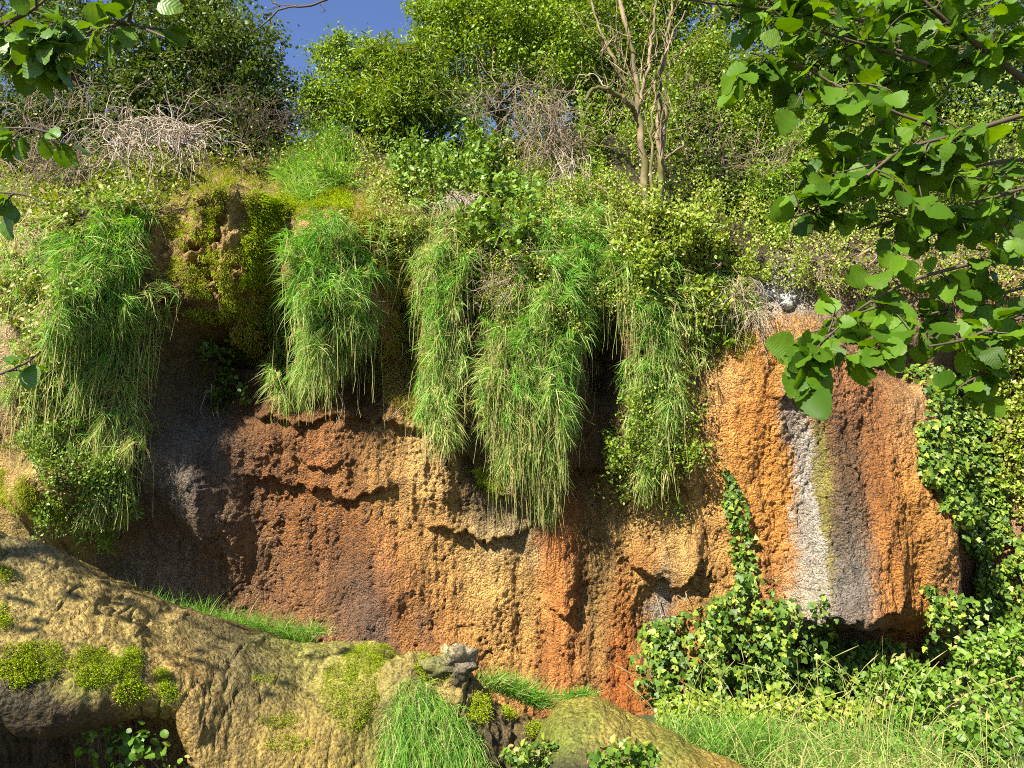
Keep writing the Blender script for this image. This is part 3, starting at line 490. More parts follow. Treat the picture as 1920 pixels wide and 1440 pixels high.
def leafy_scatter(name, label, poly, n, mat, kind, size, thick=.2, dry=0.0, parent=None, cat='plant', group=None, stuff=False, updir=(0, -.3, .5), clump=.5, dshift=0.0, stems=True):
    poly = rough_poly(poly, 12); u, v = sample_poly(poly, int(n * 2.2)); p, nn = on_cliff(u, v)
    c = fbm(p[:, 0] * 4.5 + 11, p[:, 2] * 4.5, 3); keep = np.argsort(-(c + rng.normal(0, .6 - clump * .45, len(c))))[:n]; p = p[keep]; nn = nn[keep]; c = c[keep]
    off = thick * rng.random(n) ** .8 * (1 + 1.2 * c) + dshift; p0 = p + nn * np.clip(off, 0, 2)[:, None]
    if stuff: o = None
    else: o = thing(name, label, cat, P(float(poly[:, 0].mean()), float(poly[:, 1].max()), float(p[:, 1].mean())), group)
    d = norm(rng.normal(size=(n, 3)) * .8 + np.array(updir)); nl = norm(rng.normal(size=(n, 3)) * .6 + np.array([-.35, -.5, .7]))
    mb = MB(); dr = np.where(rng.random(n) < dry, rng.uniform(.5, 1, n), 0) if np.isscalar(dry) else dry
    add_leaves(mb, p0, d, nl, size * rng.uniform(.6, 1.4, n), kind, dr)
    if stuff:
        ob = mb.build(name, M[mat], None, kind='stuff', label=label, cat=cat); return ob
    mb.build('leaves', M[mat], o, kind='stuff')
    if stems:
        mb = MB(); 
        for i in rng.choice(n, min(n, max(12, n // 90))):
            e = p0[i]; b = p[i] - np.array([0, -.05, .22]); add_tube(mb, bez(b, (b + e) / 2 + rng.normal(0, .06, 3), e, 6), np.linspace(.005, .002, 6), 3)
        mb.build('stem', M['twig'], o, kind='stuff')
    return o
def tree(name, label, base, blobs, clusters, per, mat, kind='diamond', size=.06, trunk_r=.06, group=None, cr=.2, bark='bark', limbs=26, crown_sky=.0, cat='tree', extra=None, lift=.5):
    """blobs: (u, v, depth, ru, rv, rdepth m)"""
    base = np.array(base, float); o = thing(name, label, cat, base, group)
    cs = []; tot = sum(b[3] * b[4] for b in blobs)
    for (u, v, d, ru, rv, rd) in blobs:
        k = max(3, int(round(2.1 * clusters * ru * rv / tot))); c = P(u, v, d); s = d / F_PX
        w = norm(rng.normal(size=(k, 3))) * (rng.random((k, 1)) ** .38) * rng.uniform(.75, 1.28, (k, 1)); cs.append(c + w * np.array([ru * s, rd, rv * s]))
    cs = np.concatenate(cs); n = len(cs) * per; rad = .85 * cr * rng.uniform(.4, 1.4, len(cs))
    ctr = np.repeat(cs, per, 0); off = rng.normal(size=(n, 3)) * np.array([1, 1, .62]) * np.repeat(rad, per)[:, None] * .55
    d = norm(norm(off) * .7 + rng.normal(size=(n, 3)) * .6 + np.array([0, 0, -.15])); nl = norm(rng.normal(size=(n, 3)) * .55 + norm(off) * .35 + np.array([-.25, -.25, .8]))
    mb = MB(); add_leaves(mb, ctr + off, d, nl, .72 * size * rng.uniform(.5, 1.5, n), kind); mb.build('crown', M[mat], o, kind='stuff')
    mid = cs.mean(0); top = cs[np.argmax(cs[:, 2])]
    mb = MB(); path = smooth_path([base, base * .6 + mid * .4 + rng.normal(0, .08, 3), mid + rng.normal(0, .1, 3), mid * .4 + top * .6], 18); add_tube(mb, path, np.linspace(trunk_r, trunk_r * .25, 18), 7); mb.build('trunk', M[bark], o, smooth=True)
    mb = MB()
    for i in rng.choice(len(cs), min(limbs, len(cs)), replace=False):
        a = path[rng.integers(4, 15)]; e = cs[i]; add_tube(mb, bez(a, (a + e) / 2 + np.array([0, 0, lift * .3]) + rng.normal(0, .1, 3), e, 8), np.linspace(trunk_r * .32, .004, 8), 4)
        for _ in range(3):
            e2 = e + rng.normal(0, .18, 3); add_tube(mb, bez(e, (e + e2) / 2 + rng.normal(0, .04, 3), e2, 4), np.linspace(.006, .002, 4), 3)
    mb.build('limbs', M[bark], o); return o
def tangle(name, label, base, blobs, n, mat='dead', r=.006, sag=.3, cat='dead brush', group='dead brushwood', outward=(.3, -.4, .1), L=.7):
    base = np.array(base, float); o = thing(name, label, cat, base, group); mb = MB()
    for i in range(n):
        u, v, d, ru, rv, rd = blobs[rng.integers(len(blobs))]; s = d / F_PX; w = norm(rng.normal(size=3)) * rng.random() ** .5
        a = P(u, v, d) + w * np.array([ru * s, rd, rv * s]); dr = norm(rng.normal(size=3) * .8 + np.array(outward)); l = L * rng.uniform(.4, 1.2); k = 9
        pts = [a]; dd = dr.copy()
        for j in range(k):
            dd = norm(dd + rng.normal(0, .22, 3) + np.array([0, 0, -sag * .25])); pts.append(pts[-1] + dd * l / k)
        add_tube(mb, pts, np.linspace(r * rng.uniform(.5, 1.3), .0018, k + 1), 4, dry=0)
        for _ in range(2):
            j = rng.integers(3, k); e = pts[j]; d2 = norm(rng.normal(size=3) + dd * .6); add_tube(mb, [e, e + d2 * l * .12 + rng.normal(0, .01, 3), e + d2 * l * .26 + np.array([0, 0, -.03])], [.003, .0022, .0014], 3)
    mb.build('branches', M[mat], o, smooth=True, kind='stuff')
    # a few stout stems
    mb = MB()
    for i in range(5):
        u, v, d, ru, rv, rd = blobs[i % len(blobs)]; e = P(u, v, d) + rng.normal(0, .12, 3); add_tube(mb, bez(base + rng.normal(0, .1, 3), (base + e) / 2 + rng.normal(0, .12, 3), e, 10), np.linspace(.018, .006, 10), 5)
    mb.build('stem', M[mat], o, smooth=True); return o
def hill(u, v): return on_cliff(u, v)[0][0]

# ------------------------------------------------------------------ trees and shrubs on the slope above
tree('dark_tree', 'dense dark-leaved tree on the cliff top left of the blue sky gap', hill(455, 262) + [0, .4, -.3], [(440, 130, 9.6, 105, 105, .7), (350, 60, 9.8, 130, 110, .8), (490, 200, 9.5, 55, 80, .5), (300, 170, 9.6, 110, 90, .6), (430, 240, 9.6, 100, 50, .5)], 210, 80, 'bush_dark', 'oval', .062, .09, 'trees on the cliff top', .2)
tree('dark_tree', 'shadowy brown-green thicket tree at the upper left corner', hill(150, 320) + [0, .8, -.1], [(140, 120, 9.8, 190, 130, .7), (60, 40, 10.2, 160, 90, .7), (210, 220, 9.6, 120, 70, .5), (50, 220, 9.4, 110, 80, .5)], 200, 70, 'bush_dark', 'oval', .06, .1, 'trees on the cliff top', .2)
tree('tall_tree', 'wispy topmost crown reaching into the blue sky near upper left', hill(330, 250) + [0, 2.5, 0], [(380, 20, 12, 70, 90, .6), (420, 60, 12, 50, 60, .5), (300, -40, 12, 110, 90, .6)], 60, 60, 'bush_mid', 'oval', .075, .1, 'trees on the cliff top', .25)
tree('bright_shrub', 'sunlit yellow-green shrub right of the blue sky gap', hill(660, 290) + [0, .5, -.1], [(650, 200, 9.8, 80, 80, .5), (620, 130, 9.9, 35, 70, .35), (700, 150, 9.9, 60, 60, .4), (740, 230, 9.7, 80, 60, .5), (610, 215, 9.7, 50, 45, .4), (640, 85, 9.9, 24, 40, .2), (690, 110, 9.9, 40, 40, .3), (590, 170, 9.8, 30, 35, .3), (760, 170, 9.8, 60, 60, .4)], 190, 70, 'bush_bright', 'oval', .05, .05, 'trees on the cliff top', .16)
tree('willow_shrub', 'feathery willow shrub with narrow leaves between two bright crowns', hill(760, 280) + [0, .5, -.1], [(770, 130, 9.4, 55, 60, .4), (720, 110, 9.5, 40, 35, .3), (740, 190, 9.3, 60, 60, .4), (800, 200, 9.3, 50, 50, .4)], 70, 60, 'bush_mid', 'lance', .12, .035, 'trees on the cliff top', .22)
tree('bright_tree', 'large bright green tree filling the top centre above the herbs', hill(940, 240) + [0, 1.2, -.1], [(930, 60, 10.4, 150, 110, .8), (1010, 110, 10.2, 120, 90, .7), (850, 100, 10.2, 70, 90, .5), (880, 10, 10.6, 120, 70, .6), (1060, 40, 10.6, 110, 100, .7), (860, 180, 10, 60, 35, .4), (800, 60, 10.4, 45, 90, .5), (960, -40, 10.8, 200, 60, .6)], 300, 90, 'bush_bright', 'oval', .056, .11, 'trees on the cliff top', .2)
tree('woodland_tree', 'green tree crown behind the bare multi-stemmed trunk', hill(1180, 300) + [0, 2.2, 0], [(1150, 80, 11.5, 120, 140, .8), (1250, 60, 11.8, 110, 90, .8), (1120, 210, 11, 90, 80, .6), (1200, 190, 11.2, 90, 90, .6), (1200, -30, 11.8, 180, 80, .8), (1290, 130, 11.5, 80, 90, .6)], 190, 90, 'bush_mid', 'oval', .075, .11, 'trees on the cliff top', .26)
tree('woodland_tree', 'leafy sunlit tree just right of the bare multi-stemmed trunk', hill(1330, 330) + [0, 1.0, 0], [(1320, 160, 10, 95, 100, .6), (1370, 250, 9.8, 100, 90, .6), (1290, 240, 9.8, 70, 90, .5), (1420, 190, 10.2, 80, 80, .6)], 220, 80, 'bush_mid', 'oval', .052, .06, 'trees on the cliff top', .18)
tree('lime_shrub', 'lime green shrub under the hazel leaves on the right slope', hill(1450, 400) + [0, .3, 0], [(1440, 360, 8.8, 60, 50, .35), (1530, 270, 9, 60, 60, .4), (1510, 330, 8.8, 60, 40, .35), (1120, 330, 8.8, 30, 50, .3), (1460, 440, 8.6, 40, 40, .3)], 90, 70, 'bush_lime', 'oval', .045, .03, 'trees on the cliff top', .14)
tree('woodland_tree', 'deep green tree behind the hazel leaves at top right', hill(1650, 350) + [0, 2.2, 0], [(1560, 120, 11.5, 120, 140, .9), (1700, 200, 11.5, 150, 150, .9), (1850, 150, 11.5, 140, 160, .9), (1700, 30, 12, 200, 90, .9), (1480, 60, 12, 80, 90, .6), (1400, 0, 12.4, 70, 60, .5)], 260, 80, 'bush_dark', 'oval', .085, .12, 'trees on the cliff top', .3)
tree('dark_shrub', 'dark shrub in the shade right of the bare trunk', hill(1380, 420) + [0, .4, 0], [(1380, 370, 9, 90, 50, .3), (1620, 400, 9, 130, 70, .4), (1800, 400, 9, 140, 80, .4), (1330, 330, 9.3, 60, 60, .3)], 130, 70, 'bush_dark', 'oval', .055, .04, 'trees on the cliff top', .18)
leafy_scatter('undergrowth', 'shady thicket covering the upper right slope behind the hazel', [(1280, 160), (1960, 40), (1960, 460), (1560, 430), (1290, 330)], 30000, 'bush_mid', 'diamond', .042, .7, .05, stuff=True, cat='undergrowth')
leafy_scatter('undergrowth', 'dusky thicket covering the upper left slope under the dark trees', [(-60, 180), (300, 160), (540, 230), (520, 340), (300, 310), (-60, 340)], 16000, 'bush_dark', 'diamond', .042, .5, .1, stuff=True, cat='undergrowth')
leafy_scatter('undergrowth', 'sunny thicket covering the slope crest behind the herbs', [(560, 230), (700, 200), (1000, 180), (1300, 150), (1300, 330), (1000, 280), (740, 260), (560, 280)], 22000, 'bush_bright', 'diamond', .038, .5, .05, stuff=True, cat='undergrowth')
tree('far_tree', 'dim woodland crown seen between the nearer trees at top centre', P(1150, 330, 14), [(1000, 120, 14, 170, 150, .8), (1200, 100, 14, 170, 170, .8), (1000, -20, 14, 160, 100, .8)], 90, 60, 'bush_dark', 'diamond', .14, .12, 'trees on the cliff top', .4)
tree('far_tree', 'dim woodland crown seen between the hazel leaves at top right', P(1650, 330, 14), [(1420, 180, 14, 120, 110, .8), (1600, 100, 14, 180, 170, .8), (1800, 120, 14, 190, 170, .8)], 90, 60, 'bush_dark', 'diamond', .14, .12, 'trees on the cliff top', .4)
# bare multi-stemmed tree
bt = hill(1215, 400); o = thing('bare_tree', 'bare multi-stemmed tree with mossy peeling trunk above the cliff', 'tree', bt + np.array([0, 0, -.2]))
dB = float(bt[1])
def limb(pts, r0, r1, n=22, mat='bark_moss', nm='stem', wob=.012, sides=8):
    mb = MB(); pth = smooth_path([P(u, v, dB + dd) for u, v, dd in pts], n); pth[1:-1] += rng.normal(0, wob, (n - 2, 3)); add_tube(mb, pth, np.linspace(r0, r1, n) * .72 * (1 + .15 * rng.normal(size=n)), sides); mb.build(nm, M[mat], o, smooth=True)
limb([(1210, 420, 0), (1212, 330, .0), (1200, 240, 0), (1195, 150, 0), (1180, 70, 0), (1150, -40, .1)], .062, .022)
limb([(1200, 240, 0), (1170, 150, .1), (1130, 70, .1), (1105, -10, .1)], .035, .014)
limb([(1240, 420, .15), (1238, 330, .15), (1245, 240, .1), (1246, 195, .1)], .055, .04)
limb([(1238, 310, .15), (1232, 230, .1), (1240, 140, .1), (1255, 60, .1), (1265, -30, .1)], .04, .016)
limb([(1195, 200, 0), (1215, 130, -.1), (1225, 60, -.1), (1230, -30, 0)], .03, .014)
limb([(1190, 210, 0), (1170, 185, -.2), (1140, 165, -.3), (1115, 165, -.35), (1095, 190, -.35)], .036, .024)
limb([(1140, 163, -.3), (1120, 143, -.3), (1085, 140, -.3)], .012, .006, 10, 'dead')
limb([(1225, 420, -.1), (1224, 340, -.1), (1220, 250, -.1), (1228, 150, 0), (1250, 90, 0), (1285, 20, 0)], .028, .01)
limb([(1246, 300, .1), (1270, 280, 0), (1284, 262, -.05)], .018, .01, 8)
limb([(1250, 120, .1), (1290, 85, .1), (1330, 70, .1)], .014, .005, 10)
for k in range(60):
    u0 = rng.uniform(1120, 1270); v0 = rng.uniform(60, 260); u1 = u0 + rng.normal(0, 70); v1 = v0 - rng.uniform(40, 160)
    limb([(u0, v0, rng.normal(0, .15)), ((u0 + u1) / 2 + rng.normal(0, 14), (v0 + v1) / 2, 0), (u1, v1, rng.normal(0, .2))], .009, .003, 9, 'bark_moss', 'twig', .01, 4)
o2 = thing('bare_tree', 'dark forked trunk against the sky holes beside the hazel leaves', 'tree', P(1328, 330, 12.5)); o = o2; dB = 12.5
for pts, r0 in (([(1335, 260, 0), (1332, 120, 0), (1335, 60, 0), (1350, -20, 0)], .09), ([(1332, 75, 0), (1312, 30, 0), (1300, -20, 0)], .06), ([(1335, 60, 0), (1365, 40, 0), (1400, 15, 0)], .05)): limb(pts, r0, r0 * .5, 14, 'bark', 'stem')

# dead brushwood
tangle('dead_brush', 'bleached dead branches fanning over the mossy bulge at upper left', hill(330, 300), [(300, 240, 7.5, 60, 25, .2), (230, 262, 7.6, 50, 26, .2), (345, 252, 7.4, 45, 24, .2)], 170, 'dead', .0075, .5, outward=(.5, -.5, .05), L=.62)
tangle('dead_brush', 'grey-brown bramble knot of dead stems below the large bright tree', hill(1020, 300), [(1020, 200, 8.9, 50, 30, .25), (1040, 260, 8.8, 60, 50, .25)], 190, 'dead_brown', .006, .6, outward=(0, -.5, -.1), L=.75)
tangle('dead_brush', 'pale straw-like dead stems trailing down left of the bare trunk', hill(1090, 400), [(1070, 320, 8.5, 40, 50, .2), (1110, 380, 8.4, 40, 40, .2)], 110, 'dead', .004, .8, outward=(.2, -.3, -.5), L=.7)
tangle('dead_brush', 'brown tangle of thin dead twigs at the far left edge under the leaves', hill(80, 330), [(60, 290, 8.2, 90, 40, .2), (150, 310, 8.2, 60, 40, .2), (130, 190, 8.8, 130, 60, .3)], 240, 'dead_brown', .005, .5, outward=(.1, -.4, 0), L=.7)
tangle('dead_brush', 'small dry brown grass nest among herbs above the middle curtains', hill(860, 375), [(860, 370, 7.9, 35, 15, .1)], 70, 'dead', .003, .9, outward=(0, -.4, -.3), L=.3)
tangle('dead_brush', 'dry rooty brush overhanging the orange face', hill(1390, 560), [(1370, 530, 7.7, 40, 40, .15), (1420, 585, 7.6, 40, 20, .12)], 90, 'root', .0035, 1.0, outward=(.1, -.3, -.5), L=.45)
tangle('dead_brush', 'dead twigs lying along the ledge behind the hazel leaves', hill(1620, 480), [(1560, 500, 8, 90, 30, .2), (1750, 480, 8, 120, 40, .2)], 110, 'dead_brown', .005, .3, outward=(.2, -.3, 0), L=.7)

tangle('bare_twigs', 'thin bare twigs standing among the shrubs right of the bare trunk', hill(1340, 380), [(1330, 300, 9.0, 70, 60, .3), (1420, 330, 8.9, 60, 60, .3), (1290, 220, 9.4, 50, 70, .3)], 110, 'dead_brown', .004, -.2, group='bare twigs', outward=(0, -.3, .5), L=.7)
tangle('bare_twigs', 'thin bare twigs poking out beneath the large bright tree', hill(1000, 260), [(980, 170, 9.4, 120, 30, .3), (900, 200, 9.2, 60, 30, .2)], 80, 'dead_brown', .004, -.1, group='bare twigs', outward=(0, -.3, .4), L=.6)
tangle('bare_twigs', 'reddish dead twigs in the growth between two central curtains', hill(930, 560), [(930, 540, 7.5, 50, 40, .15), (960, 480, 7.6, 60, 40, .15)], 70, 'dead_brown', .004, .3, group='bare twigs', outward=(0, -.4, 0), L=.4)
tangle('bare_twigs', 'fine shaded twigs under the dark tree left of the sky gap', hill(480, 280), [(470, 240, 8.8, 60, 40, .3), (400, 220, 9.0, 80, 40, .3), (520, 230, 9.0, 40, 40, .2)], 120, 'twig', .005, .1, group='bare twigs', outward=(.2, -.2, .2), L=.8)
# slope undergrowth: nobody could count it
for nm, lab, poly, n, mat, kd, sz, th, dr in [
    ('undergrowth', 'low weeds and dry stalks covering the slope above the cliff', [(-60, 330), (300, 300), (500, 330), (540, 260), (760, 260), (1000, 250), (1280, 300), (1560, 400), (1960, 420), (1960, 560), (1560, 560), (1320, 520), (1140, 430), (860, 360), (680, 370), (500, 340), (300, 330), (100, 400), (-60, 450)], 40000, 'weeds', 'diamond', .032, .28, .15),
    ('undergrowth', 'mixed small-leaved growth between the hanging grass curtains', [(690, 330), (1130, 360), (1320, 440), (1400, 560), (1300, 640), (1150, 560), (1120, 640), (900, 620), (880, 540), (760, 480), (680, 420)], 36000, 'weeds', 'diamond', .028, .22, .22)]:
    leafy_scatter(nm, lab, poly, n, mat, kd, sz, th, dr, stuff=True, cat='undergrowth')
leafy_scatter('herb_patch', 'lush broad-leaved green herbs crowning the middle of the cliff', [(745, 240), (850, 190), (940, 210), (970, 280), (920, 360), (830, 400), (740, 370), (720, 300)], 7500, 'herb', 'oval', .056, .45, 0)
leafy_scatter('herb_patch', 'round-leaved pale green plant right of the dry straw tuft', [(860, 370), (960, 340), (1010, 420), (990, 520), (900, 500), (870, 440)], 1500, 'herb', 'ivy', .06, .3, 0)
leafy_scatter('leafy_herb', 'light green leafy herbs hanging beside the rightmost grass curtain', [(1160, 430), (1290, 410), (1370, 470), (1340, 560), (1280, 640), (1190, 560)], 6500, 'weeds', 'oval', .042, .3, .05)
leafy_scatter('low_shrub', 'dark green small-leaved bush at the foot of the rightmost curtain', [(1200, 700), (1290, 690), (1300, 850), (1270, 920), (1200, 910), (1140, 850), (1150, 760)], 6000, 'bush_mid', 'diamond', .03, .26, .05)
leafy_scatter('low_shrub', 'small-leaved green bush on the left buttress above the mound', [(60, 800), (150, 780), (230, 830), (240, 950), (190, 1000), (110, 950), (60, 880)], 6500, 'herb', 'diamond', .03, .24, .05)
leafy_scatter('low_shrub', 'shaded leafy plants hanging in the dark alcove left of centre', [(360, 640), (450, 620), (470, 760), (420, 800), (380, 760)], 420, 'bush_dark', 'oval', .06, .2, 0)
leafy_scatter('yellow_herb', 'yellow-green leaves dotted above the orange rock face', [(1300, 560), (1360, 560), (1370, 640), (1310, 640)], 220, 'bush_lime', 'ivy', .045, .14, 0)
leafy_scatter('low_shrub', 'olive scrub on the far left buttress beside the pinkish rock', [(-40, 440), (60, 470), (130, 560), (120, 780), (60, 820), (40, 640), (-40, 520)], 2600, 'weeds', 'oval', .04, .16, .4)
leafy_scatter('low_shrub', 'weedy growth behind the hazel leaves at the right edge', [(1780, 640), (1960, 620), (1960, 1000), (1900, 960), (1870, 840), (1800, 740)], 4200, 'weeds', 'oval', .045, .2, .15)
leafy_scatter('low_shrub', 'scrubby growth on the slope between mossy bulge and dead branches', [(60, 360), (330, 310), (330, 400), (200, 440), (100, 460)], 3600, 'weeds', 'oval', .045, .22, .2)

# hanging grass
grass_curtain('hanging_grass', 'broad green grass curtain on the left buttress', [(130, 470), (190, 420), (250, 360), (285, 380), (270, 470), (255, 600), (225, 700), (160, 760), (115, 640), (120, 540)], 6500, .20, .05, .4, .22)
grass_curtain('hanging_grass', 'pale trailing grass fringe running down the right edge of the left buttress', [(290, 520), (330, 520), (300, 680), (280, 800), (240, 960), (180, 960), (200, 800), (230, 700)], 3000, .19, .5, .75, .16, stems=110)
grass_curtain('hanging_grass', 'upright green grass tuft beside the sky gap on the cliff top', [(530, 330), (560, 280), (620, 255), (668, 280), (650, 350), (560, 375)], 2600, .34, .0, .05, .14, stems=0, up=1.0, droop=.3)
grass_curtain('hanging_grass', 'bright green grass curtain just right of the mossy bulge', [(540, 440), (600, 405), (650, 430), (690, 440), (715, 520), (700, 640), (650, 700), (600, 740), (545, 770), (505, 720), (530, 600)], 7500, .19, .03, .45, .26, stems=110, droop=.45)
grass_curtain('hanging_grass', 'narrow pale-tipped grass curtain left of centre ending in a long tail', [(775, 500), (830, 470), (885, 500), (880, 600), (885, 700), (860, 800), (835, 845), (805, 840), (800, 700), (785, 600)], 4300, .17, .1, .6, .2, stems=120)
grass_curtain('hanging_grass', 'tall green grass curtain in the centre with dark gap on its right', [(1030, 450), (1090, 440), (1130, 500), (1125, 590), (1090, 700), (1080, 820), (1040, 860), (1000, 760), (1010, 640), (1020, 540)], 6200, .18, .02, .25, .26, stems=60, droop=.45)
grass_curtain('hanging_grass', 'long yellowish grass fringe left of the tall central curtain', [(920, 640), (990, 600), (1030, 680), (1050, 820), (1045, 960), (1015, 960), (1000, 890), (960, 900), (915, 850), (905, 740)], 4800, .19, .35, .6, .28, stems=160)
grass_curtain('hanging_grass', 'sparse rightmost grass curtain next to the orange face', [(1160, 500), (1210, 460), (1240, 560), (1270, 660), (1280, 760), (1250, 860), (1200, 920), (1180, 800), (1170, 640)], 3600, .18, .12, .5, .2, stems=110)
grass_curtain('dry_grass', 'bleached straw tuft above the narrow pale-tipped curtain', [(785, 440), (840, 430), (850, 500), (790, 520)], 900, .22, .9, .95, .12, stems=30, group=None, up=.1)
grass_curtain('dry_grass', 'tawny dry grass at the left end of the pale ledge stones', [(1330, 520), (1400, 500), (1410, 590), (1350, 600)], 1300, .18, .6, .75, .14, stems=40, group=None)
grass_curtain('slope_grass', 'loose green grass growing between the dead stems on the upper slope', [(920, 330), (1060, 310), (1140, 400), (1150, 470), (1040, 470), (960, 400)], 3200, .2, .12, .3, .2, stems=40, group=None, up=.4)
grass_curtain('slope_grass', 'thin grass and weeds on the lower left buttress', [(20, 640), (120, 660), (220, 780), (180, 860), (80, 820), (20, 740)], 1700, .15, .35, .5, .14, stems=60, group=None)
grass_curtain('slope_grass', 'pale grass at the far left edge below the dead twigs', [(-30, 450), (110, 430), (140, 540), (60, 620), (-30, 560)], 1700, .15, .4, .5, .12, stems=20, group=None)

grass_curtain('undergrowth_stalks', 'dry and green stalks woven through the growth between the curtains', [(680, 380), (1130, 380), (1330, 450), (1400, 600), (1300, 680), (1150, 600), (900, 640), (880, 560), (740, 500)], 4200, .2, .45, .55, .22, stems=160, group=None)
grass_curtain('undergrowth_stalks', 'dry stalks woven through the growth under the dead branches', [(-40, 330), (300, 310), (330, 400), (120, 450), (-40, 480)], 1800, .2, .5, .55, .2, stems=40, group=None, up=.5)
# moss tufts on the rock
def moss_on(name, label, pts, nrm, size=.022, dry=.1, mat='moss', per=1, cat='moss', group='moss cushions'):
    n = len(pts); o = thing(name, label, cat, pts.mean(0) - np.array([0, 0, .05]), group); mb = MB()
    p = np.repeat(pts, 3, 0) + rng.normal(0, size * .7, (3 * n, 3)); nn = np.repeat(nrm, 3, 0)
    hgt = size * (.6 + 1.2 * np.clip(fbm(p[:, 0] * 16, p[:, 2] * 16, 2) + .5, 0, 1))
    add_blades(mb, p, nn + rng.normal(0, .5, p.shape) + np.array([0, 0, -.1]), hgt, size * .35, .3, np.where(rng.random(3 * n) < dry, .9, .0), 2); mb.build('tufts', M[mat], o, kind='stuff')
def moss_cliff(label, poly, n, size, dry, clump=.8, group='moss cushions'):
    poly = rough_poly(poly, 8); u, v = sample_poly(poly, int(n * 2)); p, nn = on_cliff(u, v); c = fbm(p[:, 0] * 8, p[:, 2] * 8, 3); k = np.argsort(-(c * clump + rng.normal(0, .12, len(c))))[:n]
    moss_on('moss', label, p[k] + nn[k] * .03, nn[k], size, dry, group=group)
moss_cliff('tan and green moss shag coating the rounded bulge at upper left', [(320, 310), (400, 295), (460, 340), (490, 400), (480, 520), (445, 600), (350, 590), (315, 500), (300, 400)], 5000, .018, .25, 2.2)
moss_cliff('bright yellow-green moss strip crossing above the bright grass curtain', [(480, 385), (560, 362), (650, 365), (660, 395), (570, 392), (500, 430), (475, 540), (445, 530), (470, 440)], 8000, .026, .04, .2)
moss_cliff('olive moss carpet on the ledge above the bulge and the bright curtain', [(300, 300), (420, 290), (540, 330), (720, 350), (720, 420), (560, 400), (480, 380), (320, 350)], 6500, .02, .35, .5)
moss_cliff('brown-green moss film on the shaded wall between the bulge and the bright curtain', [(470, 440), (530, 440), (530, 620), (500, 700), (420, 650), (460, 560)], 3500, .024, .6, .3)
moss_cliff('tan moss film on the rock gap right of the bright curtain', [(690, 470), (790, 520), (800, 720), (770, 800), (700, 700), (720, 580)], 4500, .022, .75, .3)
moss_cliff('golden moss draped right of the bright grass curtain', [(620, 400), (690, 410), (770, 470), (780, 560), (740, 540), (700, 470), (630, 420)], 4200, .026, .65, .3)
moss_cliff('dark olive moss above the orange rock face', [(1290, 600), (1380, 600), (1420, 640), (1340, 700), (1290, 680)], 1300, .025, .35)
moss_cliff('dark moss pad under the yellowish grass fringe', [(890, 870), (950, 880), (960, 940), (910, 940)], 600, .025, .3)
moss_cliff('mossy crust on the small outcrop at the left edge above the mound', [(-20, 880), (60, 890), (150, 990), (140, 1020), (60, 960), (-20, 940)], 3600, .015, .4)
def moss_mound(label, surf, spots, n, size=.02, dry=.05):
    V, Nn = surf; u, v = proj(V); w = np.zeros(len(V))
    for (a, b, su, sv) in spots: w = np.maximum(w, 1.15 - np.sqrt(((u - a) / su) ** 2 + ((v - b) / sv) ** 2) + .5 * fbm(V[:, 0] * 9, V[:, 2] * 9, 3))
    vis = (Nn * (CAM - V)).sum(1) > 0; idx = np.where((w > .35) & vis)[0]
    if len(idx) == 0: return
    k = rng.choice(idx, min(n, 4 * len(idx))); moss_on('moss', label, V[k] + Nn[k] * .004 + rng.normal(0, .006, (len(k), 3)), Nn[k], size, dry)
moss_mound('large vivid green moss cushion on the lip of the tan mound', mA, [(170, 1255, 55, 40), (75, 1235, 45, 45)], 14000, .010)
moss_mound('narrow vivid moss pad hanging beside the largest moss cushion', mA, [(243, 1250, 22, 40), (245, 1225, 18, 14)], 5000, .010)
moss_mound('small round moss cushion low on the tan mound', mA, [(312, 1300, 22, 24), (300, 1265, 16, 16)], 3600, .010)
moss_mound('dark moss creeping along the left edge of the tan mound', mA, [(5, 1080, 16, 22), (5, 1160, 18, 30), (30, 1250, 40, 50), (240, 1300, 40, 25)], 4500, .015, .15)
moss_mound('patchy yellow-green moss over the right end of the tan mound', mA, [(700, 1240, 70, 32), (660, 1320, 60, 60), (520, 1350, 50, 16), (540, 1395, 50, 16), (640, 1270, 40, 30), (720, 1300, 40, 40), (490, 1270, 30, 12)], 13000, .010, .15)
moss_mound('clumpy moss on the dark craggy step', mC, [(830, 1260, 30, 22), (900, 1330, 26, 30), (960, 1330, 30, 20), (930, 1290, 24, 20), (800, 1250, 30, 20), (1000, 1370, 30, 20)], 5000, .016, .2)

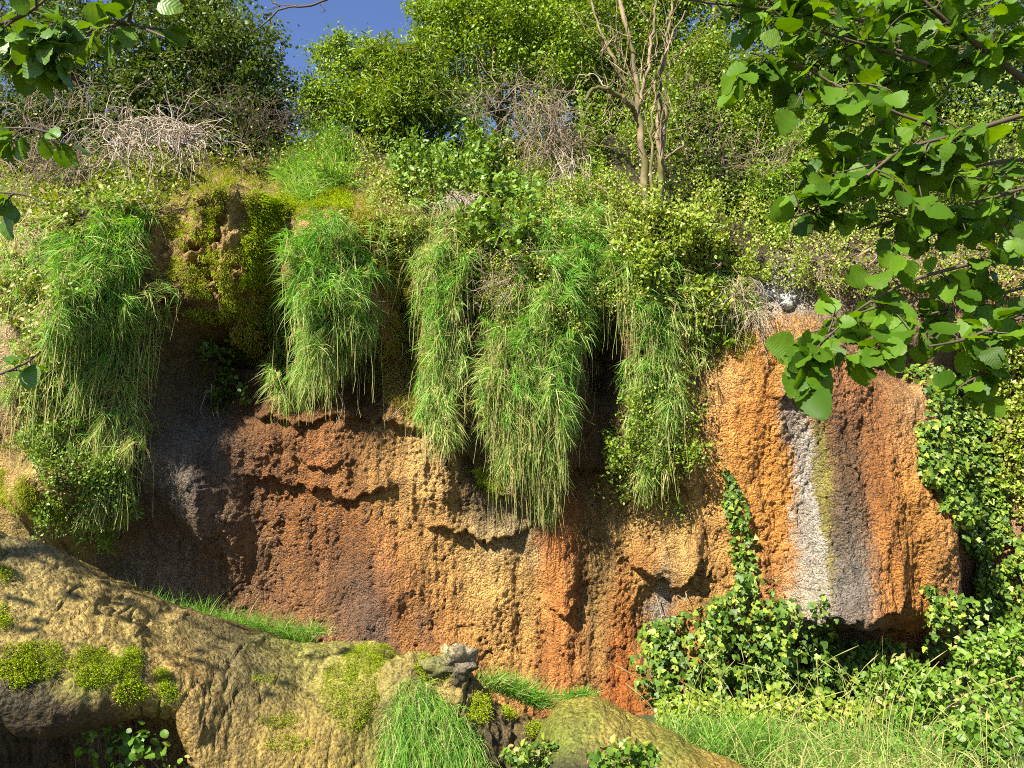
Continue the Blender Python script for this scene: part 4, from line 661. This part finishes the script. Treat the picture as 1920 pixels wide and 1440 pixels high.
# grass at the foot of the wall and on the mounds
def tuft_grass(name, label, roots, n, length, dry=.1, spread=.06, width=.006, droop=.55, lean=(0, -.15, 0), cat='grass', group=None, seed_heads=0):
    roots = np.asarray(roots, float); o = thing(name, label, cat, roots.mean(0), group); i = rng.choice(len(roots), n); p = roots[i] + rng.normal(0, spread, (n, 3)) * np.array([1, .7, .15])
    d = rng.normal(size=(n, 3)) * np.array([.42, .42, .2]) + np.array([0, 0, 1.0]) + np.asarray(lean); a = rng.random(n) * 6.28; g = np.stack([np.cos(a), np.sin(a) - .3, -1.2 + 0 * a], -1)
    mb = MB(); add_blades(mb, p, d, length * rng.uniform(.45, 1.25, n), width * rng.uniform(.7, 1.3, n), droop * rng.uniform(.3, 1.2, n), np.where(rng.random(n) < dry, rng.uniform(.5, 1, n), rng.uniform(0, .2, n)), 4, g); mb.build('blades', M['grass'], o, kind='stuff')
    if seed_heads:
        mb = MB()
        for j in rng.choice(n, seed_heads):
            b = p[j]; l = length * rng.uniform(1.0, 1.5); e = b + np.array([rng.normal(0, .3 * l), rng.normal(-.1, .2) * l, l * .95]); path = bez(b, b + np.array([0, 0, l * .7]), e, 9); add_tube(mb, path, np.linspace(.0026, .0014, 9), 3, dry=.85)
            add_tube(mb, [path[-2], path[-1], path[-1] + (path[-1] - path[-2]) * .8], [.002, .0042, .001], 4, dry=.75)
        mb.build('seed_heads', M['grass'], o, kind='stuff')
    return o
tt = np.linspace(0, 1, 60)
tuft_grass('grass_strip', 'shaded grass strip growing between the mound and the cliff foot', np.stack([P(240 + 330 * a, 1120 + 62 * a ** .8, 6.9 - .2 * a) for a in tt]) + [0, 0, -.12], 2600, .36, .05, .05)
tuft_grass('grass_strip', 'loose grass blades at the right end of the shaded strip', np.stack([P(570 + 40 * a, 1190, 6.1) for a in tt[::6]]), 160, .2, .35, .03)
tuft_grass('grass_tuft', 'arching yellow-green grass clump behind the mossy step', np.stack([P(910 + 110 * a, 1285 + 45 * a, 6.0) for a in tt]), 1000, .26, .25, .04, lean=(.45, -.2, -.1), droop=.45)
tuft_grass('grass_tuft', 'small upright grass clump behind the olive hump', np.stack([P(1060 + 50 * a, 1312, 5.7) for a in tt[::3]]), 420, .15, .1, .03)
V, Nn = mA; u, v = proj(V); k = np.where(in_poly(u, v, np.array([(740, 1290), (790, 1270), (830, 1330), (860, 1440), (720, 1445), (725, 1380)])) & ((Nn * (CAM - V)).sum(1) > 0))[0]
V2, N2 = mC; u2, v2 = proj(V2); k2 = np.where(in_poly(u2, v2, np.array([(735, 1290), (790, 1265), (850, 1320), (930, 1445), (720, 1445), (725, 1380)])) & ((N2 * (CAM - V2)).sum(1) > 0))[0]
rp = np.concatenate([V[k], V2[k2]]) if len(k) else V2[k2]
o = thing('hanging_grass', 'grass curtain spilling down the foreground rock at bottom centre', 'grass', rp.min(0), 'hanging grass curtains'); i = rng.choice(len(rp), 4200); mb = MB()
add_blades(mb, rp[i] + np.array([0, -.05, .02]) + rng.normal(0, .02, (4200, 3)), rng.normal(size=(4200, 3)) * .5 + np.array([.15, -.6, .15]), .15 * rng.uniform(.6, 1.3, 4200), .0042, .9, np.where(rng.random(4200) < .25, .8, .05), 3); mb.build('blades', M['grass'], o, kind='stuff')
# tall grass lower right
gr = np.stack([P(rng.uniform(1270, 1760), rng.uniform(1400, 1560), rng.uniform(5.3, 6.6)) for _ in range(500)])
tuft_grass('tall_grass', 'tall pale meadow grass with seed heads at bottom right', gr, 5200, .55, .4, .06, .006, .6, (-.1, -.1, 0), seed_heads=90)
gr = np.stack([P(rng.uniform(1230, 1480), rng.uniform(1370, 1440), rng.uniform(5.6, 6.4)) for _ in range(300)])
tuft_grass('tall_grass', 'fresh green grass edging the olive hump', gr, 2400, .32, .08, .05, .006, .6)
gr = np.stack([P(rng.uniform(1480, 1960), rng.uniform(1440, 1600), rng.uniform(4.6, 5.4)) for _ in range(300)])
tuft_grass('tall_grass', 'dry matted grass in the bottom right corner', gr, 1800, .42, .65, .06, .006, .8, seed_heads=30)

# ------------------------------------------------------------------ ivy
def leaf_mesh(name, kind, mat, curl=.1, seed=0):
    r = np.random.default_rng(seed)
    if kind == 'ivy':
        T, Fs = TPL['ivy']; V = T.copy(); V[:, 2] += r.normal(0, .03, len(V)); return make_mesh(name, V, Fs, M[mat], None, False)
    # broad leaf with serrated outline: midrib + rim
    n = 11; ys = np.linspace(0, 1, n); wid = {'hazel': .56 * np.sin(np.pi * ys ** .78) ** .62 * (1 - .22 * ys), 'alder': .40 * np.sin(np.pi * ys ** .95) ** .6}[kind]; wid[0] = .03; wid[-1] = .0
    rows = []
    for i, y in enumerate(ys):
        for s in (-1, -.5, 0, .5, 1):
            ser = (.035 if i % 2 else -.02) * abs(s) if kind == 'hazel' and 0 < i < n - 1 else 0
            x = s * (wid[i] + ser * (1 if abs(s) == 1 else 0)); z = .10 * abs(x) * 2 * (1 - curl * 6 * abs(x)) - curl * 2.2 * (y - .3) ** 2 + .03 * math.sin(y * 26) * abs(s) + r.normal(0, .008)
            rows.append((x, y + (.05 * abs(s) if kind == 'hazel' and i < 2 else 0) - (.10 * abs(s) * (1 - y) if kind == 'hazel' else 0), z))
    I = np.arange(n * 5).reshape(n, 5); q = np.stack([I[:-1, :-1], I[:-1, 1:], I[1:, 1:], I[1:, :-1]], -1).reshape(-1, 4)
    return make_mesh(name, np.array(rows), [q], M[mat], None, True)
IVY = [leaf_mesh('ivy_leaf', 'ivy', 'ivy1', seed=k) for k in range(4)]
HAZ = [leaf_mesh('hazel_leaf', 'hazel', 'hazel1', .06 + .05 * k, k) for k in range(5)]
ALD = [leaf_mesh('round_leaf', 'alder', 'alder1', .05 + .05 * k, k + 9) for k in range(4)]
def place_leaves(parent, meshes, p, d, n, size, name='leaf'):
    s, d, n2 = frames(d, n); off = absloc(parent)
    for i in range(len(p)):
        o = bpy.data.objects.new(name, meshes[i % len(meshes)]); COL.objects.link(o); o.parent = parent; sz = float(size[i])
        R = Matrix((s[i] * sz, d[i] * sz, n2[i] * sz)).transposed().to_4x4(); R.translation = Vector(p[i]) - off; o.matrix_basis = R
def ivy(label, poly, n_ind, n_stuff, size, thick=.12, rg=10, pts=None, clump=.5, group='ivy on the cliff', runners=14, name='ivy'):
    N_ = n_ind + n_stuff
    if pts is None:
        poly = rough_poly(poly, rg); u, v = sample_poly(poly, int(N_ * 1.8)); p, nn = on_cliff(u, v); c = fbm(p[:, 0] * 5 + 3, p[:, 2] * 5, 3); k = np.argsort(-(clump * c + rng.normal(0, .2, len(c))))[:N_]; p = p[k]; nn = nn[k]
    else: p, nn = pts
    p0 = p + nn * (.03 + thick * rng.random(N_))[:, None]
    o = thing(name, label, 'ivy', p0[np.argmin(p0[:, 2])] + np.array([0, 0, -.05]), group)
    d = norm(rng.normal(size=(N_, 3)) * .55 + np.array([.1, -.25, -.75])); nl = norm(rng.normal(size=(N_, 3)) * .38 + np.array([-.25, -.75, .6])); sz = size * rng.uniform(.55, 1.3, N_)
    order = np.argsort(-sz * (1 + .6 * (p[:, 1] - p0[:, 1]) / max(thick, .01)))     # the leaves that show largest are singled out
    a, b = order[:n_ind], order[n_ind:]
    place_leaves(o, IVY, p0[a], d[a], nl[a], sz[a])
    if len(b):
        mb = MB(); add_leaves(mb, p0[b], d[b], nl[b], sz[b], 'ivy'); mb.build('leaves', M['ivy'], o, kind='stuff')
    mb = MB()
    for _ in range(runners):
        i, j = rng.choice(N_, 2); a_ = p[i] + nn[i] * .02; near = np.argsort(np.linalg.norm(p - p[i], axis=1))[rng.integers(4, min(N_, 40))]; e = p0[near]; add_tube(mb, bez(a_, (a_ + e) / 2 + rng.normal(0, .03, 3), e, 6), [.004, .004, .0035, .003, .0025, .002], 4)
    mb.build('runner', M['twig'], o, kind='stuff'); return o
ivy('tapering ivy strip climbing the orange face', [(1352, 872), (1368, 880), (1395, 940), (1418, 1040), (1428, 1130), (1388, 1140), (1374, 1060), (1362, 960)], 240, 120, .05, .05, 2, runners=20, clump=.1)
ivy('dense ivy mat hanging down the right side of the orange face', [(1710, 800), (1780, 790), (1870, 850), (1900, 960), (1860, 1090), (1835, 1130), (1790, 1000), (1740, 920)], 300, 3000, .055, .16)
ivy('shaded ivy under the hazel leaves right of the orange face', [(1690, 690), (1790, 700), (1870, 790), (1830, 830), (1740, 780)], 120, 900, .052, .12)
ivy('small ivy tongue on the pale grey streak', [(1528, 1115), (1545, 1110), (1560, 1180), (1530, 1185)], 34, 20, .045, .06, runners=4)
ivy('broad ivy mass along the foot of the orange face', [(1200, 1210), (1290, 1140), (1380, 1090), (1450, 1120), (1520, 1160), (1640, 1200), (1700, 1270), (1690, 1340), (1500, 1350), (1350, 1340), (1230, 1340), (1195, 1290)], 300, 4600, .055, .45, clump=.35)
ivy('ivy clump under the right corner of the orange face', [(1735, 1100), (1790, 1110), (1830, 1180), (1790, 1260), (1730, 1200)], 140, 520, .054, .25)
ivy('ivy curtain at the right edge below the dense mat', [(1830, 1080), (1940, 1000), (1960, 1250), (1880, 1260), (1830, 1200)], 200, 1600, .056, .3)
# brambles in the lower right, standing free of the wall
def bramble(label, blobs, n_ind, n_stuff, size, base, mat='ivy', seed=0, kind='ivy', name='bramble'):
    o = thing(name, label, 'bramble', base, 'brambles at the cliff foot'); N_ = n_ind + n_stuff; k = rng.integers(0, len(blobs), N_); p = np.zeros((N_, 3))
    B_ = np.array(blobs); w = norm(rng.normal(size=(N_, 3))) * (rng.random((N_, 1)) ** .33); s = B_[k, 2] / F_PX; p = P(B_[k, 0], B_[k, 1], B_[k, 2]) + w * np.stack([B_[k, 3] * s, B_[k, 5], B_[k, 4] * s], -1)
    c = fbm(p[:, 0] * 5, p[:, 2] * 5 + p[:, 1] * 3, 3); p = p + .15 * c[:, None] * np.array([0, -1, .5])
    d = norm(rng.normal(size=(N_, 3)) * .7 + np.array([0, -.35, -.3])); nl = norm(rng.normal(size=(N_, 3)) * .5 + np.array([-.3, -.45, .8])); sz = size * rng.uniform(.55, 1.35, N_)
    order = np.argsort(p[:, 1] - 3 * sz); a, b = order[:n_ind], order[n_ind:]; place_leaves(o, IVY if kind == 'ivy' else ALD, p[a], d[a], nl[a], sz[a])
    mb = MB(); add_leaves(mb, p[b], d[b], nl[b], sz[b], 'oval' if kind != 'ivy' else 'ivy', np.where(rng.random(len(b)) < .06, .7, 0)); mb.build('leaves', M[mat], o, kind='stuff'); mb = MB()
    for i in rng.choice(N_, 40): e = p[i]; bb = np.array([e[0] + rng.normal(0, .06), e[1] + .1, base[2]]); add_tube(mb, bez(bb, (bb + e) / 2 + np.array([0, .06, .03]), e, 9), np.linspace(.004, .0015, 9), 4)
    mb.build('stems', M['twig'], o, kind='stuff')
bramble('leafy bramble bank at the right edge of the frame bottom', [(1800, 1330, 6.4, 130, 80, .35), (1880, 1240, 6.7, 90, 70, .3), (1700, 1300, 6.6, 90, 60, .3), (1860, 1400, 6.0, 110, 60, .3)], 300, 4600, .056, P(1800, 1480, 6.4), 'herb', kind='alder')
bramble('lighter weedy bramble thicket behind the tall meadow grass', [(1560, 1370, 6.5, 110, 60, .35), (1440, 1350, 6.6, 90, 50, .3), (1660, 1380, 6.3, 80, 50, .3), (1300, 1345, 6.7, 70, 50, .3)], 240, 3600, .05, P(1540, 1480, 6.5), 'weeds', kind='alder')
bramble('dusky leafy plant in the dark hollow under the tan mound', [(215, 1380, 4.65, 80, 45, .12), (260, 1420, 4.65, 90, 40, .12), (190, 1335, 4.7, 30, 30, .06)], 110, 160, .05, P(220, 1500, 4.7), 'ivy', kind='alder')
bramble('small leafy plants hanging under the olive hump', [(1170, 1420, 4.55, 70, 25, .1), (1000, 1420, 5.0, 60, 30, .1)], 60, 500, .04, P(1150, 1470, 4.6), 'ivy', kind='alder')
# hanging roots
def roots(label, spots, base_uv, group='hanging roots'):
    b = on_cliff(*base_uv)[0][0]; o = thing('hanging_roots', label, 'roots', b, group); mb = MB()
    for (u, v, u2, v2, r) in spots:
        a, n_ = on_cliff(u, v); a = a[0] + n_[0] * .06; e = P(u2, v2, a[1] - .05 + rng.normal(0, .04)); pth = smooth_path([a, a * .6 + e * .4 + rng.normal(0, .04, 3), a * .3 + e * .7 + rng.normal(0, .05, 3), e], 14); add_tube(mb, pth, np.linspace(r, .002, 14), 4)
    mb.build('root', M['root'], o, smooth=True, kind='stuff')
roots('long bare roots dangling over the cave mouth of the mossy bulge', [(345, 320, 300, 470, .012), (350, 330, 325, 490, .011), (346, 360, 350, 420, .01), (270, 300, 278, 365, .009)], (345, 320))
roots('pale twigs and roots dangling in the dark alcove', [(390, 720, 405, 800, .006), (402, 760, 412, 840, .006), (400, 770, 440, 860, .004), (470, 740, 430, 790, .004), (380, 740, 385, 800, .004), (395, 690, 402, 770, .005)], (395, 690))
roots('roots dangling below the bright green curtain', [(630, 700, 632, 800, .006), (622, 720, 618, 810, .005), (640, 710, 645, 790, .004), (660, 690, 668, 780, .004), (600, 740, 604, 800, .004), (745, 640, 742, 690, .007), (755, 650, 760, 700, .006), (735, 700, 700, 760, .004), (765, 760, 720, 790, .004), (760, 700, 765, 800, .004)], (640, 690))
roots('thin roots dangling at the foot of the rightmost curtain', [(1180, 820, 1188, 930, .004), (1200, 840, 1222, 940, .004), (1098, 640, 1096, 800, .004), (1105, 740, 1100, 860, .003), (1240, 850, 1230, 930, .003)], (1180, 820))
roots('white woody root on the narrow grey streak', [(1232, 1110, 1236, 1180, .007), (1236, 1170, 1240, 1260, .006), (1238, 1220, 1250, 1300, .005), (1290, 1110, 1270, 1130, .005), (1296, 1100, 1282, 1128, .004)], (1236, 1110))

# ------------------------------------------------------------------ foreground boughs
def bough_tree(name, label, base, paths, leafspec, meshes, leafmat, cat='tree', bark='twig', extra_crown=None):
    """paths: list of pixel polylines with depth; leafspec per path: (number, spread px, size m)"""
    base = np.array(base, float); o = thing(name, label, cat, base); mb = MB(); rest = []; left = 300
    for i, (pts, r0, r1, nl, spread, size, droop) in enumerate(paths):
        pth = smooth_path([P(*q) for q in pts], 26); mb = MB(); add_tube(mb, pth, np.linspace(r0, r1, 26) * (1 + .12 * rng.normal(size=26)), 7)
        # side twigs carrying the leaves
        lp = []; ld = []; ln = []; ls = []; d0 = float(np.mean([q[2] for q in pts])); sm = spread * d0 / F_PX; ntw = max(2, nl // 6)
        for k in range(ntw):
            a = pth[rng.integers(7, 26)]; tdir = norm(rng.normal(size=3) * np.array([1, .8, .75]) + np.array([-.15, 0, -droop])); l = sm * rng.uniform(.35, 1.2); e = a + tdir * l; tw = bez(a, (a + e) / 2 + rng.normal(0, .1 * l, 3) + np.array([0, 0, .1 * l]), e + np.array([0, 0, -.1 * l]), 9); add_tube(mb, tw, np.linspace(.0032, .0014, 9), 4)
            m = int(round(nl / ntw))
            for q in range(m):
                f = (q + 1) / m; b = tw[min(8, int(f * 8.2))]; side = norm(np.cross(norm(tw[-1] - tw[0]), np.array([0, 0, 1.]) + rng.normal(0, .5, 3))) * (1 if q % 2 else -1)
                dd = norm(side * .75 + norm(tw[-1] - tw[0]) * .5 + np.array([0, 0, -.45]) + rng.normal(0, .3, 3)); pet = b + dd * .018; add_tube(mb, [b, (b + pet) / 2, pet], [.0012, .0011, .001], 3)
                lp.append(pet); ld.append(dd); ln.append(norm(np.array([-.15, -.55, .8]) + rng.normal(0, .6, 3))); ls.append(size * rng.uniform(.5, 1.1))
        br = mb.build('branch', M[bark], o, smooth=True)
        if lp:
            lp = np.array(lp); ld = np.array(ld); ln = np.array(ln); ls = np.array(ls); uu, vv_ = proj(lp); show = np.where((uu > -60) & (uu < 1980) & (vv_ > -60), 1, 0); order = np.argsort(-(show + .3 * (rng.random(len(lp)) < .72)), kind='stable')
            cap = min(len(lp), int(math.ceil(300 * nl / max(300, sum(q[3] for q in paths))))); a_, b_ = order[:cap], order[cap:]; place_leaves(br, meshes, lp[a_], ld[a_], ln[a_], ls[a_])
            if len(b_): rest.append((lp[b_], ld[b_], ln[b_], ls[b_]))
    if rest:
        mb = MB(); T0 = np.array([v.co[:] for v in meshes[0].vertices]); TPL['broad'] = (T0, [np.array([p.vertices[:] for p in meshes[0].polygons])])
        for q in rest: add_leaves(mb, q[0], q[1], q[2], q[3], 'broad')
        mb.build('leaves', M[leafmat], o, kind='stuff')
    if extra_crown is not None:
        c, r, n, size = extra_crown; p = np.array(c) + norm(rng.normal(size=(n, 3))) * (rng.random((n, 1)) ** .4) * np.array(r); mb = MB(); add_leaves(mb, p, rng.normal(size=(n, 3)) + [0, 0, -.4], rng.normal(size=(n, 3)) * .5 + [0, 0, 1.], size * rng.uniform(.6, 1.3, n), 'oval', 0., 1.5); mb.build('crown', M[leafmat], o, kind='stuff')
        mb = MB(); add_tube(mb, smooth_path([base, base * .5 + np.array(c) * .5 + [.1, 0, 0], np.array(c)], 14), np.linspace(.09, .03, 14), 8); mb.build('trunk', M['bark'], o, smooth=True)
    return o
HZ = [([(2000, 230, 2.5), (1920, 148, 2.4), (1840, 90, 2.4), (1760, 30, 2.35), (1690, -40, 2.3)], .011, .006, 117, 130, 0.074, .25),
      ([(1990, 200, 2.2), (1920, 215, 2.2), (1800, 252, 2.2), (1690, 278, 2.2), (1620, 335, 2.15)], .008, .004, 102, 120, 0.072, .25),
      ([(1800, 252, 2.3), (1700, 220, 2.25), (1600, 180, 2.2), (1500, 120, 2.2), (1410, 100, 2.15)], .006, .003, 93, 85, 0.071, .2),
      ([(1740, 120, 2.3), (1640, 90, 2.25), (1540, 60, 2.2), (1450, 50, 2.2)], .006, .003, 83, 85, 0.071, .15),
      ([(1700, 275, 2.3), (1600, 350, 2.25), (1540, 390, 2.2), (1480, 410, 2.2)], .006, .003, 68, 75, 0.071, .15),
      ([(2000, 450, 2.4), (1920, 468, 2.35), (1800, 500, 2.3), (1720, 520, 2.25), (1620, 570, 2.2), (1550, 630, 2.15)], .008, .003, 102, 80, 0.074, .15),
      ([(1700, 560, 2.2), (1600, 590, 2.15), (1530, 650, 2.1), (1505, 690, 2.1)], .004, .002, 21, 40, 0.076, .5),
      ([(2000, 570, 2.2), (1900, 600, 2.2), (1800, 640, 2.15), (1740, 650, 2.1)], .006, .003, 62, 75, 0.071, .3),
      ([(1720, 560, 2.2), (1660, 620, 2.15), (1640, 690, 2.1)], .004, .002, 13, 30, 0.071, .8),
      ([(1700, 60, 2.3), (1560, 25, 2.25), (1420, 15, 2.2), (1330, 6, 2.2), (1240, -10, 2.2)], .006, .003, 46, 55, 0.067, .0),
      ([(2000, 340, 2.5), (1930, 350, 2.45), (1830, 380, 2.4), (1720, 400, 2.35), (1620, 430, 2.3)], .007, .003, 108, 110, 0.072, .2),
      ([(1990, 80, 2.6), (1900, 70, 2.55), (1800, 100, 2.5), (1680, 150, 2.45), (1560, 200, 2.4)], .007, .003, 132, 110, 0.069, .3),
      ([(1990, 300, 2.7), (1880, 300, 2.65), (1760, 330, 2.6), (1640, 330, 2.5), (1500, 300, 2.5)], .007, .003, 120, 90, 0.069, .3),
      ([(1990, 520, 2.6), (1880, 550, 2.5), (1780, 580, 2.4), (1700, 600, 2.4)], .006, .003, 72, 80, 0.070, .3),
      ([(1880, 640, 2.3), (1840, 690, 2.25), (1820, 730, 2.2)], .004, .002, 26, 50, 0.069, .4)]
bough_tree('hazel_tree', 'hazel boughs with broad toothed leaves hanging in from the upper right', (3.4, 1.6, -.4), HZ, None, HAZ, 'hazel', extra_crown=((3.3, 2.0, 3.2), (.9, .9, 1.4), 700, .09))
AL = [([(-60, 90, 1.75), (-20, 60, 1.7), (60, 20, 1.65), (120, -30, 1.6)], .006, .003, 36, 77, 0.060, .0),
      ([(-60, 150, 1.75), (0, 125, 1.7), (80, 105, 1.65), (160, 60, 1.6), (240, 40, 1.6), (310, 70, 1.55)], .005, .002, 60, 66, 0.060, .1),
      ([(240, 45, 1.62), (250, 10, 1.6), (260, -30, 1.6)], .003, .002, 18, 55, 0.060, 0), ([(60, 110, 1.65), (90, 70, 1.62), (110, 20, 1.6)], .003, .002, 30, 55, 0.060, .1),
      ([(-40, 255, 1.7), (0, 240, 1.65), (60, 240, 1.6), (95, 250, 1.6)], .003, .002, 21, 44, 0.060, .2), ([(-40, 372, 1.7), (0, 360, 1.65), (50, 365, 1.6), (90, 385, 1.6)], .003, .002, 22, 44, 0.058, .3),
      ([(-50, 712, 1.75), (0, 702, 1.7), (50, 680, 1.65), (75, 660, 1.6)], .003, .002, 10, 30, 0.053, .1), ([(-60, 110, 1.7), (20, 120, 1.68), (60, 80, 1.66), (70, 40, 1.64)], .004, .002, 15, 49, 0.056, .1)]
bough_tree('round_leaved_tree', 'round-leaved boughs reaching in from the left edge', (-4.6, 1.8, -.4), AL, None, ALD, 'hazel', extra_crown=((-4.9, 2.5, 4.3), (1.2, 1.0, 1.0), 420, .075))
# bare lichen-grey twig across the sky gap
o = thing('overhanging_twig', 'leafless lichen-dotted twig crossing the blue sky gap', 'branch', P(470, 60, 3.2)); mb = MB()
for pts, r in (([(640, -30, 3.2), (615, 2, 3.2), (570, 12, 3.2), (525, 14, 3.2), (500, 45, 3.2), (472, 60, 3.2)], .0055), ([(525, 14, 3.2), (500, -10, 3.2), (470, -20, 3.2)], .004), ([(472, 60, 3.2), (445, 42, 3.2), (420, 10, 3.2)], .003), ([(600, 6, 3.2), (610, 20, 3.2), (602, 24, 3.2)], .002), ([(560, 12, 3.2), (530, 8, 3.2), (500, 20, 3.2)], .0022)):
    pth = smooth_path([P(*q) for q in pts], 20); pth += rng.normal(0, .002, pth.shape); add_tube(mb, pth, np.linspace(r, r * .5, 20) * (1 + .25 * rng.random(20)), 6)
mb.build('branch', M['twig'], o, smooth=True); mb = MB(); n = 110; c = P(455 + rng.normal(0, 18, n), 20 + rng.normal(0, 22, n), 3.2 + rng.normal(0, .06, n)); add_leaves(mb, c, rng.normal(size=(n, 3)), rng.normal(size=(n, 3)), .022, 'oval'); mb.build('leaves', M['bush_dark'], o, kind='stuff')
